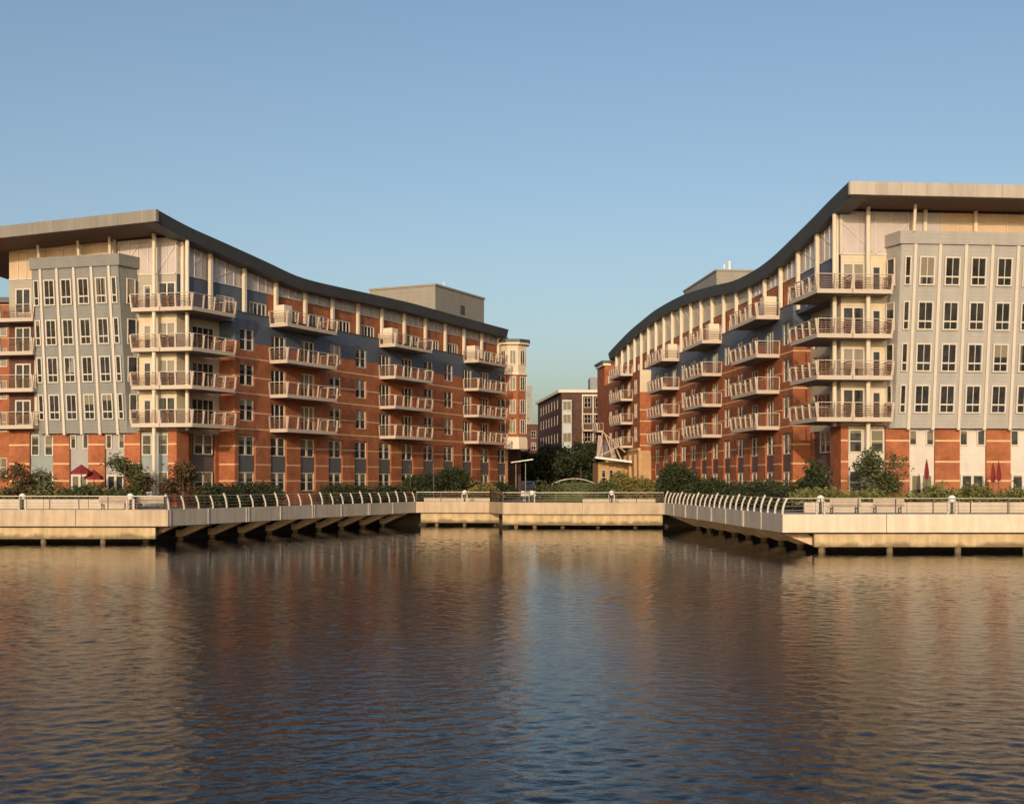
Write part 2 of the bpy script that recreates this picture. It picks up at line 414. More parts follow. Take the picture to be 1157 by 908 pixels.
def water_mat():
    m = bpy.data.materials.new('water'); m.use_nodes = True
    n = m.node_tree.nodes; l = m.node_tree.links; b = n['Principled BSDF']
    b.inputs['Base Color'].default_value = (0.006, 0.007, 0.010, 1)
    b.inputs['Roughness'].default_value = 0.06; b.inputs['IOR'].default_value = 1.23
    b.inputs['Specular IOR Level'].default_value = 0.5
    geo = n.new('ShaderNodeNewGeometry')
    def noise(sx, sy, sc, det, rot, w4=0):
        mp = n.new('ShaderNodeMapping'); mp.inputs['Scale'].default_value = (sx, sy, 1); mp.inputs['Rotation'].default_value = (0, 0, rot)
        l.new(geo.outputs['Position'], mp.inputs[0])
        t = n.new('ShaderNodeTexNoise'); t.inputs['Scale'].default_value = sc; t.inputs['Detail'].default_value = det
        t.inputs['Roughness'].default_value = 0.55; t.inputs['Distortion'].default_value = 0.25
        l.new(mp.outputs[0], t.inputs['Vector']); return t.outputs[0]
    def bump(h, dist, strength, prev=None):
        bp = n.new('ShaderNodeBump'); bp.inputs['Strength'].default_value = strength; bp.inputs['Distance'].default_value = dist
        l.new(h, bp.inputs['Height'])
        if prev is not None: l.new(prev, bp.inputs['Normal'])
        return bp.outputs[0]
    # wind patches: calmer and rougher areas
    pt = noise(0.03, 0.05, 1, 3, 0.3)
    mr = n.new('ShaderNodeMapRange'); mr.inputs[1].default_value = 0.35; mr.inputs[2].default_value = 0.65; mr.inputs[3].default_value = 0.55; mr.inputs[4].default_value = 1.15
    l.new(pt, mr.inputs[0])
    # the corner by the quay is sheltered
    spy = n.new('ShaderNodeSeparateXYZ'); l.new(geo.outputs['Position'], spy.inputs[0])
    cal = n.new('ShaderNodeMapRange'); cal.interpolation_type = 'SMOOTHSTEP'
    cal.inputs[1].default_value = 34; cal.inputs[2].default_value = 80; cal.inputs[3].default_value = 1.0; cal.inputs[4].default_value = 0.17
    l.new(spy.outputs[1], cal.inputs[0])
    cm = n.new('ShaderNodeMath'); cm.operation = 'MULTIPLY'; l.new(mr.outputs[0], cm.inputs[0]); l.new(cal.outputs[0], cm.inputs[1])
    def mul(h):
        q = n.new('ShaderNodeMath'); q.operation = 'MULTIPLY'; l.new(h, q.inputs[0]); l.new(cm.outputs[0], q.inputs[1]); return q.outputs[0]
    x = bump(mul(noise(3.4, 5.2, 1, 2, -0.25)), WAVE[1], 1.0)
    x = bump(mul(noise(8.5, 12.5, 1, 2, 0.2)), WAVE[2], 1.0, x)
    l.new(x, b.inputs['Normal'])
    return m
WAVE = (0.0, 0.0105, 0.0085)
M['water'] = water_mat()
WZ = 0.25
def water_sheet():
    """flat water to the horizon with a patch of modelled wavelets in the basin; calmer towards the sheltered quay"""
    Y0, Y1 = 9.0, 128.0
    nx, ny = 760, 1300
    ys = Y0 + (Y1 - Y0) * np.linspace(0, 1, ny) ** 1.5
    sx = np.linspace(-1, 1, nx)
    Y = np.repeat(ys[:, None], nx, 1); X = sx[None, :] * (8 + .56 * Y)      # the patch widens towards the quay
    rg = np.random.default_rng(11)
    H = np.zeros_like(X)
    n = 72
    lam = np.exp(rg.uniform(math.log(.26), math.log(.95), n))
    ang = rg.normal(math.pi / 2 + .2, .75, n)
    k = 2 * math.pi / lam
    ph = rg.uniform(0, 2 * math.pi, n)
    amp = WSLOPE * math.sqrt(2.0 / n) / k          # every wavelength brings the same share of the slope
    dxw = .25 * np.sin(X * .31 + Y * .17) + .25 * np.sin(Y * .41 - X * .13) + .06 * np.sin(X * 1.3 + Y * .9)   # bends the crests
    for a_, k_, t_, p_ in zip(amp, k, ang, ph):
        H += a_ * np.sin(k_ * ((X + dxw) * math.cos(t_) + (Y + dxw * .7) * math.sin(t_)) + p_)
    patch = .72 + .38 * np.sin(X * .083 + 1.1 * np.sin(Y * .06)) * np.sin(Y * .115 + .8 * np.sin(X * .05 + 1))
    sm = np.clip((Y - 30) / 38, 0, 1); sm = sm * sm * (3 - 2 * sm)
    H *= patch * (1 - (1 - WCALM) * sm)
    ed = np.minimum((1 - np.abs(sx))[None, :] * (8 + .56 * Y), np.minimum(Y - Y0, Y1 - Y)); H *= np.clip(ed / 1.5, 0, 1)
    V = np.stack([X.ravel(), Y.ravel(), (H + WZ).ravel()], 1)
    idx = np.arange(nx * ny).reshape(ny, nx)
    F_ = np.stack([idx[:-1, :-1], idx[:-1, 1:], idx[1:, 1:], idx[1:, :-1]], -1).reshape(-1, 4)
    B = 900.0
    a0 = 8 + .56 * Y0; a1 = 8 + .56 * Y1
    extra = np.array([(-B, -500, WZ), (B, -500, WZ), (B, Y0, WZ), (a0, Y0, WZ), (-a0, Y0, WZ), (-B, Y0, WZ), (-B, Y1, WZ), (-a1, Y1, WZ), (a1, Y1, WZ), (B, Y1, WZ), (-B, 140, WZ), (B, 140, WZ)])
    e = len(V); V = np.vstack([V, extra])
    EF = np.array([(e, e + 1, e + 2, e + 5), (e + 5, e + 4, e + 7, e + 6), (e + 3, e + 2, e + 9, e + 8), (e + 6, e + 9, e + 11, e + 10)])
    F_ = np.vstack([F_, EF])
    me = bpy.data.meshes.new('water')
    me.vertices.add(len(V)); me.vertices.foreach_set('co', V.ravel())
    me.loops.add(F_.size); me.loops.foreach_set('vertex_index', F_.ravel().astype(np.int32))
    me.polygons.add(len(F_)); me.polygons.foreach_set('loop_start', np.arange(0, F_.size, 4, dtype=np.int32))
    me.polygons.foreach_set('use_smooth', np.ones(len(F_), dtype=bool))
    me.update(calc_edges=True); me.materials.append(M['water'])
    o = bpy.data.objects.new('water', me); link(o); tag(o, kind='structure')
WSLOPE, WCALM = 0.095, 0.42
water_sheet()

# ------------------------------------------------------------------ quay walls and railings
def seg_frame(p, q):
    d = Vector((q[0] - p[0], q[1] - p[1])); L = d.length; d /= L
    n = (d.y, -d.x)             # right-hand side: towards the water when going left to right
    return Frame(p, (d.x, d.y), n), L

FLW, _ = seg_frame((-95, 89.0), A_IN); LW_L = 95 - 24.8
FLB, LB_L = seg_frame(A_IN, B_LEFT)
FRB, RB_L = seg_frame(B_RIGHT, D_IN)
FRW, RW_L = seg_frame(D_IN, (95, 77.4))

def lower_piles(r, F, a0, a1, step, n, zt, rad=0.2):
    a = a0
    while a < a1:
        p = MB(); p.tube([F.pt(a, n, -1.5), F.pt(a, n, zt)], rad, 10); p.build('pile', M['pile'], r); a += step

def front_quay(name, F, L, a0, a1, low0, low1, zs, mats, label, joints, pile_from):
    r = root(name, F.pt(a0 if abs(a0) < abs(a1) else a1, 0, 0), label, 'quay wall')
    zt, zm, zb = zs
    cuts = [a0] + [j for j in joints if a0 < j < a1] + [a1]
    for c0, c1 in zip(cuts[:-1], cuts[1:]):
        p = MB(); p.fbox(F, c0 + .02, c1 - .02, -0.35, 0, zm, zt); p.build('fascia_panel', mats[0], r)
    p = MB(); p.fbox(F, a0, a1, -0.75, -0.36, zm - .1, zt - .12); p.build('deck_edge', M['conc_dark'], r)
    p = MB(); p.fbox(F, low0, low1, -0.9, -0.45, zb, zm - .003); p.build('lower_wall', mats[1], r)
    lower_piles(r, F, low0 + pile_from, low1, 4.3, -0.7, zb - .003)
    return r

front_quay('quay_wall', FLW, LW_L, 0, LW_L, 0, LW_L - 0.95, (2.69, 1.50, 0.57), (M['conc'], M['conc_low']),
           'long tan concrete quay wall below the grey bay, with two benches behind its rail', [LW_L - 29, LW_L - 17.6, LW_L - 6.55], 0.9)
front_quay('quay_wall', FRW, RW_L, 0, RW_L, 2.1, RW_L, (2.67, 1.53, 0.60), (M['conc_white'], M['conc_low']),
           'palest quay wall, cream concrete over a stained lower wall, below the beige bay', [6.5, 18, 29], 0.5)
# dark back wall behind the piles, put in to keep the void dark
r = root('seawall', (2, 128, -1), 'seawall behind the piles, coloured near-black to keep the void under the decks dark', 'seawall')
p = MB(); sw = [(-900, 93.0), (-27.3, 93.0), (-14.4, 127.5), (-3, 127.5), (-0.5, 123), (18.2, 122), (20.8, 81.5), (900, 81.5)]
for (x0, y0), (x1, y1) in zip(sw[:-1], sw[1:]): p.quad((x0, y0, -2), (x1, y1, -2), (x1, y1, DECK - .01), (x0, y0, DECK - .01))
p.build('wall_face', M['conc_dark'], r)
# middle quay: bent along five points
r = root('quay_wall', (2, 118, 0), 'middle quay wall, sunlit yellowish concrete bending at the end of the basin', 'quay wall')
segs = [seg_frame(p, q) for p, q in zip(MID[:-1], MID[1:])]
for F, L in segs:
    p = MB(); p.fbox(F, 0.01, L - .01, -0.35, 0, 1.60, 2.70); p.build('fascia_panel', M['conc'], r)
p = MB(); p.prism([(-9.2, 124.95), (-.95, 124.4), (-.95, 124.9), (-9.2, 125.4)], .57, 1.597); p.build('lower_wall', M['conc_low'], r)
p = MB(); p.prism([(-.92, 119.5), (6.7, 118.45), (14.40, 118.45), (14.40, 118.9), (6.7, 118.9), (-.92, 120)], .54, 1.597); p.build('lower_wall', M['conc_low'], r)
for x in (-7.6, -4.8, -1.6, 0.4, 2.2, 4.9, 8.3, 11.9):
    p = MB(); yy = 125.3 if x < -.9 else 119.6
    p.tube([(x, yy, -1.5), (x, yy, 0.6)], 0.2, 10); p.build('pile', M['pile'], r)

def bridge(F, L, label, z0, z1, n_br, first, mirror):
    """z0/z1: (top, bottom) of the fascia at both ends"""
    r = root('footbridge', F.pt(L / 2, 0, 0), label, 'footbridge')
    npan = 4
    for k in range(npan):
        a0 = L * k / npan + .02; a1 = L * (k + 1) / npan - .02
        t0 = a0 / L; t1 = a1 / L
        zt = lambda t: z0[0] + (z1[0] - z0[0]) * t
        zb = lambda t: z0[1] + (z1[1] - z0[1]) * t
        p = MB()
        q = [F.xy(a0, -.3), F.xy(a1, -.3), F.xy(a1, 0), F.xy(a0, 0)]
        p.hexa([(*q[0], zb(t0)), (*q[1], zb(t1)), (*q[2], zb(t1)), (*q[3], zb(t0)), (*q[0], zt(t0)), (*q[1], zt(t1)), (*q[2], zt(t1)), (*q[3], zt(t0))])
        p.build('fascia_panel', M['conc_bridge'], r)
        for j in (0.02, 0.5):
            ap = a0 + (a1 - a0) * j; t = ap / L
            for da in ((-.16, .16) if j < .1 else (0,)):
                p = MB(); p.fbox(F, max(ap + da - .06, 0.05), ap + da + .06, 0.003, 0.06, zb(t), zt(t)); p.build('pilaster', M['conc_bridge'], r)
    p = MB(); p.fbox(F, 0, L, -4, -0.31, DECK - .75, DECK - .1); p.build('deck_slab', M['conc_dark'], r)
    for k in range(n_br):
        a = first + k * (L - 2 * first) / (n_br - 1); t = a / L
        zb_ = z0[1] + (z1[1] - z0[1]) * t
        # haunched bracket: shallow at the edge, deep where it sits on its pile
        p = MB(); w2 = 0.2
        prof = [(-.35, zb_), (-.35, zb_ - .12), (-2.7, .50), (-3.3, .50), (-3.3, 1.0), (-2.75, 1.02), (-1.3, zb_ + .16), (-.35, zb_ + .16)]
        vs = [F.pt(a - w2, n, z) for n, z in prof] + [F.pt(a + w2, n, z) for n, z in prof]; m_ = len(prof)
        p.add(vs, [tuple(range(m_ - 1, -1, -1)), tuple(range(m_, 2 * m_))] + [(i, (i + 1) % m_, (i + 1) % m_ + m_, i + m_) for i in range(m_)])
        br = p.build('bracket', M['bracket'], r)
        p = MB(); p.tube([F.pt(a, -3.0, -1.5), F.pt(a, -3.0, .50)], .24, 10); p.build('pile', M['pile'], r)
    return r
bridge(FLB, LB_L, 'footbridge on haunched brackets from the benches by the grey bay to the middle quay', (2.68, 1.50), (2.70, 1.60), 10, 1.4, 1)
bridge(FRB, RB_L, 'steep-looking footbridge with closely set curved posts below the wavy-roofed block', (2.70, 1.60), (2.66, 1.52), 9, 1.6, -1)

def railing(F, L, a0, a1, step, label, zb0, zb1, curved, posts_thick=4, matp=None):
    r = root('railing', F.pt((a0 + a1) / 2, -.2, zb0), label, 'railing')
    npst = max(2, round((a1 - a0) / step)); TOP = 3.66
    for k in range(npst + 1):
        a = a0 + (a1 - a0) * k / npst; t = k / npst; zb = zb0 + (zb1 - zb0) * t
        p = MB(); thick = curved and k % posts_thick == 0
        if curved:
            h = (TOP + (.14 if thick else 0)) - zb
            pts = [F.pt(a, -.05 - .30 * s ** 2.2, zb + h * s) for s in (0, .25, .5, .75, .9, 1)]
            ww = .11 if thick else .055
            for q, q2 in zip(pts[:-1], pts[1:]): p.bar(q, q2, ww, .12)
            p.build('post', M['post_pale'], r)
        else:
            p.fbox(F, a - .03, a + .03, -.28, -.22, zb, TOP - .02); p.build('post', M['dark_metal'], r)
    n_t = -.35 if curved else -.25
    p = MB(); p.bar(F.pt(a0, n_t, TOP), F.pt(a1, n_t, TOP), .06, .06); p.build('top_rail', M['metal'], r)
    for j, hh in enumerate((.25, .5, .75)):
        n_ = (-.05 - .3 * hh ** 2.2) if curved else -.25
        p = MB(); p.tube([F.pt(a0, n_, zb0 + (TOP - zb0) * hh), F.pt(a1, n_, zb1 + (TOP - zb1) * hh)], .014, 6); p.build('cable', M['metal'], r)
    return r
railing(FLW, LW_L, LW_L - 40, LW_L - .1, 2.1, 'thin dark railing on the tan quay wall below the grey bay', 2.69, 2.69, False)
railing(FRW, RW_L, .1, 40, 2.3, 'thin dark railing on the palest quay wall below the beige bay', 2.67, 2.67, False)
railing(FLB, LB_L, .3, LB_L - .2, 1.75, 'pale curved-post railing of the footbridge below the brick balconies facing the basin', 2.68, 2.70, True)
railing(FRB, RB_L, .3, RB_L - .2, 1.75, 'pale curved-post railing of the footbridge below the wavy-roofed block', 2.70, 2.66, True)
# middle railing follows the bend
r = root('railing', (2, 118, 2.70), 'low railing along the bent middle quay in front of the street opening', 'railing')
for i, (F, L) in enumerate(segs):
    npst = max(1, round(L / 2.3))
    for k in range(npst + (1 if i == len(segs) - 1 else 0)):
        p = MB(); a = L * k / npst; p.fbox(F, a - .03, a + .03, -.28, -.22, 2.70, 3.64); p.build('post', M['dark_metal'], r)
    p = MB(); p.bar(F.pt(0, -.25, 3.66), F.pt(L, -.25, 3.66), .06, .06); p.build('top_rail', M['metal'], r)
    for hh in (.25, .5, .75):
        p = MB(); p.tube([F.pt(0, -.25, 2.70 + .96 * hh), F.pt(L, -.25, 2.70 + .96 * hh)], .014, 6); p.build('cable', M['metal'], r)

# globe lights between two short posts, along the rail
def globe_proto():
    base = MB()
    base.box(-.30, -.20, -.06, .06, 0, .86); me1 = base.mesh('post', M['post_pale'])
    g = MB(); g.lathe([(.001, .76)] + [(.25 * math.sin(x), 1.0 - .25 * math.cos(x)) for x in [i * math.pi / 12 for i in range(1, 12)]] + [(.001, 1.25)], seg=20)
    me2 = g.mesh('globe', M['white'], smooth=True)
    nk = MB(); nk.lathe([(.09, 0), (.09, .78)], seg=12); me3 = nk.mesh('stem', M['dark_metal'])
    return me1, me2, me3
g1, g2, g3 = globe_proto()
def globe(F, px, z, label, n=-.6):
    a = F.px(px, n)
    o = root('globe_light', F.pt(a, n, z), label, 'globe light', 'white globe lights along the quay rail')
    o.rotation_euler = (0, 0, F.rot)
    child('post', g1, o); q = child('post', g1, o); q.location = (.5, 0, 0)
    child('globe', g2, o); child('stem', g3, o)
for F, px, z, lb in [
    (FLW, 25.5, 2.61, 'white globe light at the far end of the tan quay wall by the frame edge'),
    (FLW, 147.5, 2.61, 'white globe light between two benches on the tan quay wall'),
    (segs[0][0], 525, 2.61, 'white globe light in front of the round olive bush'),
    (segs[2][0], 601, 2.61, 'white globe light in front of the parked van'),
    (segs[3][0], 691, 2.61, 'white globe light in front of the golden stone entrance base'),
    (FRW, 927, 2.61, 'white globe light beside the conical dark tree on the palest quay wall'),
    (FRW, 1075.5, 2.61, 'white globe light below the red furled parasols and beige bay')]:
    globe(F, px, z, lb)

# benches with their backs to the water
def bench(F, px, n, wid, label, z=DECK):
    a = F.px(px, n)
    o = root('park_bench', F.pt(a, n, z), label, 'bench', 'benches on the promenade')
    o.rotation_euler = (0, 0, F.rot)
    h = wid / 2
    def part(nm, fn, m):
        p = MB(); fn(p); child(nm, p.mesh(nm, m), o)
    part('backrest', lambda p: [p.box(-h, h, -.05, .0, .52 + i * .12, .52 + i * .12 + .11) for i in range(4)], M['bench_wood'])
    part('seat', lambda p: [p.box(-h, h, .05 + i * .13, .05 + i * .13 + .12, .42, .46) for i in range(4)], M['bench_wood'])
    for s in (-1, 1):
        part('leg', lambda p: (p.box(s * (h - .2) - .04, s * (h - .2) + .04, .0, .06, 0, .98), p.box(s * (h - .2) - .04, s * (h - .2) + .04, .06, .55, .36, .415), p.box(s * (h - .2) - .04, s * (h - .2) + .04, .49, .55, 0, .36)), M['dark_metal'])
bench(FLW, 128, -1.9, 2.1, 'greyer bench, left of the white globe light, on the tan quay')
bench(FLW, 170, -1.6, 1.95, 'pale bench between the white globe light and the footbridge start')
bench(FRW, 955, -2.2, 2.0, 'pale bench on the palest quay nearest the conical dark tree')
bench(FRW, 1004, -2.2, 2.0, 'pale bench on the palest quay below the airy multi-stemmed tree')

# ------------------------------------------------------------------ window prototypes (local: x along, -y outwards, z up)
def win_mesh(name, wd, h, cols, rows=(), fr=.09, mun=.06, glass='glass', sill=False, depth=.10):
    f = MB(); w2 = wd / 2
    f.box(-w2, w2, -depth, 0, 0, fr); f.box(-w2, w2, -depth, 0, h - fr, h)
    f.box(-w2, -w2 + fr, -depth, 0, fr, h - fr); f.box(w2 - fr, w2, -depth, 0, fr, h - fr)
    for c in cols:
        x, mw = (c if isinstance(c, tuple) else (c, mun))
        f.box(x * wd - w2 - mw / 2, x * wd - w2 + mw / 2, -depth + .012, 0, fr, h - fr)
    zs = [fr] 
    for q in rows: f.box(-w2 + fr, w2 - fr, -depth + .02, 0, q * h - mun / 2, q * h + mun / 2)
    if sill: f.box(-w2 - .08, w2 + .08, -depth - .08, 0, -.09, 0)
    me = f.mesh(name, M['trim'])
    p = MB(); p.quad((-w2 + fr * .6, -.035, fr * .6), (w2 - fr * .6, -.035, fr * .6), (w2 - fr * .6, -.035, h - fr * .6), (-w2 + fr * .6, -.035, h - fr * .6))
    return me, p.mesh('pane', M[glass])
def place(name, proto, parent, loc, rz=0.0, axes=None):
    o = inst(name, proto[0], parent, loc, rz, axes); child('pane', proto[1], o); return o

W_PAIR = win_mesh('window', 2.0, 1.9, [(.5, .22)], (.5,), sill=True)
W_GUP = win_mesh('ground_floor_window', 2.3, 1.72, [(.5, .26)], (.5,), glass='glass_pale')
W_GLO = win_mesh('ground_floor_window', 2.3, 1.75, [(.5, .26)], (.5,), glass='glass_pale')
W_DOOR = win_mesh('balcony_door', 2.25, 2.35, [.33, .67], (), fr=.10, mun=.10)
W_TOP = win_mesh('top_floor_window', 2.5, 1.85, [.25, .5, .75], (), fr=.11, mun=.10)
W_BAY = win_mesh('bay_window', 1.0, 2.15, [(.5, .045)], (.31,), fr=.10, mun=.10, glass='glass_bay')
W_BAYR = win_mesh('bay_window', 1.22, 2.15, [(.5, .045)], (.31,), fr=.11, mun=.11, glass='glass_bay')
W_NARROW = win_mesh('narrow_bay_window', .5, 2.15, [], (.31,), fr=.09, mun=.10, glass='glass_bay')
W_FDOOR = win_mesh('terrace_door', 1.9, 2.3, [(.5, .12)], (), fr=.14)
W_FSMALL = win_mesh('terrace_window', .8, 1.9, [], (.5,), fr=.11)
W_SIDE = win_mesh('side_bay_window', .85, 2.1, [], (.31,), fr=.08)

# ------------------------------------------------------------------ facades
def facade(F, A0, A1, z0, z1, openings, zone, store, n=0.0, depth=.28, abreaks=(), zbreaks=()):
    As = sorted({A0, A1, *[o[0] for o in openings], *[o[1] for o in openings], *abreaks})
    Zs = sorted({z0, z1, *[o[2] for o in openings], *[o[3] for o in openings], *zbreaks})
    As = [a for a in As if A0 - 1e-6 <= a <= A1 + 1e-6]; Zs = [z for z in Zs if z0 - 1e-6 <= z <= z1 + 1e-6]
    for a0, a1 in zip(As[:-1], As[1:]):
        for c0, c1 in zip(Zs[:-1], Zs[1:]):
            am = (a0 + a1) / 2; zm = (c0 + c1) / 2
            if any(o[0] < am < o[1] and o[2] < zm < o[3] for o in openings): continue
            store.setdefault(zone(am, zm), MB()).quad(F.pt(a0, n, c0), F.pt(a1, n, c0), F.pt(a1, n, c1), F.pt(a0, n, c1))
    for o in openings:
        am = (o[0] + o[1]) / 2
        k = zone(am, o[3] + .01); s = store.setdefault(k, MB()); d = n - depth
        s.quad(F.pt(o[0], n, o[2]), F.pt(o[0], d, o[2]), F.pt(o[0], d, o[3]), F.pt(o[0], n, o[3]))
        s.quad(F.pt(o[1], n, o[2]), F.pt(o[1], d, o[2]), F.pt(o[1], d, o[3]), F.pt(o[1], n, o[3]))
        s.quad(F.pt(o[0], n, o[3]), F.pt(o[1], n, o[3]), F.pt(o[1], d, o[3]), F.pt(o[0], d, o[3]))
        s.quad(F.pt(o[0], n, o[2]), F.pt(o[1], n, o[2]), F.pt(o[1], d, o[2]), F.pt(o[0], d, o[2]))
        if len(o) > 4 and o[4]:
            store.setdefault(o[4], MB()).quad(F.pt(o[0], d, o[2]), F.pt(o[1], d, o[2]), F.pt(o[1], d, o[3]), F.pt(o[0], d, o[3]))

def courses(F, A0, A1, zs, openings, parent, n=0.0, h=.13):
    for z in zs:
        iv = [(A0, A1)]
        for o in openings:
            if o[2] < z + h and o[3] > z:
                nv = []
                for s, e in iv:
                    if o[1] <= s or o[0] >= e: nv.append((s, e)); continue
                    if o[0] > s: nv.append((s, o[0]))
                    if o[1] < e: nv.append((o[1], e))
                iv = nv
        for s, e in iv:
            if e - s > .05:
                p = MB(); p.fbox(F, s + .003, e - .003, n - .05, n + .035, z, z + h)
                p.build('stone_course' if z < 9 else 'stone_trim', M['band'], parent)

def balcony_meshes(path, ref, spacing=1.45, lean=.10, closed_wall=True, slab_t=.27):
    """path: outer line of the balcony from wall to wall (xy), local to ref; z=0 is the walking level"""
    P = [Vector((p[0] - ref[0], p[1] - ref[1])) for p in path]
    cen = sum(P, Vector((0, 0))) / len(P)
    sl = MB(); sl.prism([(p.x, p.y) for p in P], -slab_t, 0)
    rl = MB(); st = MB()
    H = 1.12
    for i in range(len(P) - 1):
        p, q = P[i], P[i + 1]; L = (q - p).length; d = (q - p) / L
        nrm = Vector((d.y, -d.x))
        if nrm.dot((p + q) / 2 - cen) < 0: nrm = -nrm
        # deep cream edge beam, standing 4 cm out from the slab
        e0 = p + nrm * .04; e1 = q + nrm * .04; f0 = p - nrm * .08; f1 = q - nrm * .08
        rl.hexa([(e0.x, e0.y, -slab_t + .01), (e1.x, e1.y, -slab_t + .01), (f1.x, f1.y, -slab_t + .01), (f0.x, f0.y, -slab_t + .01),
                 (e0.x, e0.y, .06), (e1.x, e1.y, .06), (f1.x, f1.y, .06), (f0.x, f0.y, .06)])
        npst = max(1, round(L / spacing))
        for k in range(npst + 1):
            c = p + d * (L * k / npst)
            wd = .11 if k in (0, npst) else .08
            b0 = c - nrm * .02; b1 = c + nrm * lean
            a_ = d * wd / 2; o_ = nrm * .09
            rl.hexa([(*(b0 - a_ + o_), .06), (*(b0 + a_ + o_), .06), (*(b0 + a_ - o_), .06), (*(b0 - a_ - o_), .06),
                     (*(b1 - a_ + o_), H), (*(b1 + a_ + o_), H), (*(b1 + a_ - o_), H), (*(b1 - a_ - o_), H)])
        t0 = p + nrm * lean; t1 = q + nrm * lean
        rl.bar((t0.x, t0.y, H + .035), (t1.x, t1.y, H + .035), .10, .05)
        for j in range(5):
            hh = .22 + j * .17; k_ = lean * hh / H
            s0 = p + nrm * (k_ - .01); s1 = q + nrm * (k_ - .01)
            st.bar((s0.x, s0.y, hh), (s1.x, s1.y, hh), .03, .045)
    return sl.mesh('balcony', M['slab_under']), rl.mesh('railing', M['rail_paint']), st.mesh('rail_slats', M['slat'])
def place_balcony(ms, parent, ref, z, label=None):
    o = inst('balcony', ms[0], parent, (ref[0], ref[1], z))
    child('railing', ms[1], o); child('rail_slats', ms[2], o)
    return o

FL3, FL4, FL5, FL6 = 9.45, 12.55, 15.65, 18.95
FLOORS = (FL3, FL4, FL5)
BZ = {FL3: 9.42, FL4: 12.52, FL5: 15.62, FL6: 18.92}
BANDS_G = (4.70, 6.15, 7.75)
BANDS_U = (9.28, 10.72, 12.40, 13.85, 15.5)
PAR = 19.5                       # parapet top

def interp(tab, t):
    xs = [a for a, _ in tab]; 
    if t <= xs[0]: return tab[0][1]
    if t >= xs[-1]: return tab[-1][1]
    # Catmull-Rom through the table
    i = max(k for k in range(len(xs)) if xs[k] <= t); i = min(i, len(xs) - 2)
    (x0, y0), (x1, y1) = tab[i], tab[i + 1]
    m0 = (y1 - tab[i - 1][1]) / (x1 - tab[i - 1][0]) if i > 0 else (y1 - y0) / (x1 - x0)
    m1 = (tab[i + 2][1] - y0) / (tab[i + 2][0] - x0) if i + 2 < len(tab) else (y1 - y0) / (x1 - x0)
    h = x1 - x0; s = (t - x0) / h
    return (2*s**3-3*s**2+1)*y0 + (s**3-2*s**2+s)*h*m0 + (-2*s**3+3*s**2)*y1 + (s**3-s**2)*h*m1

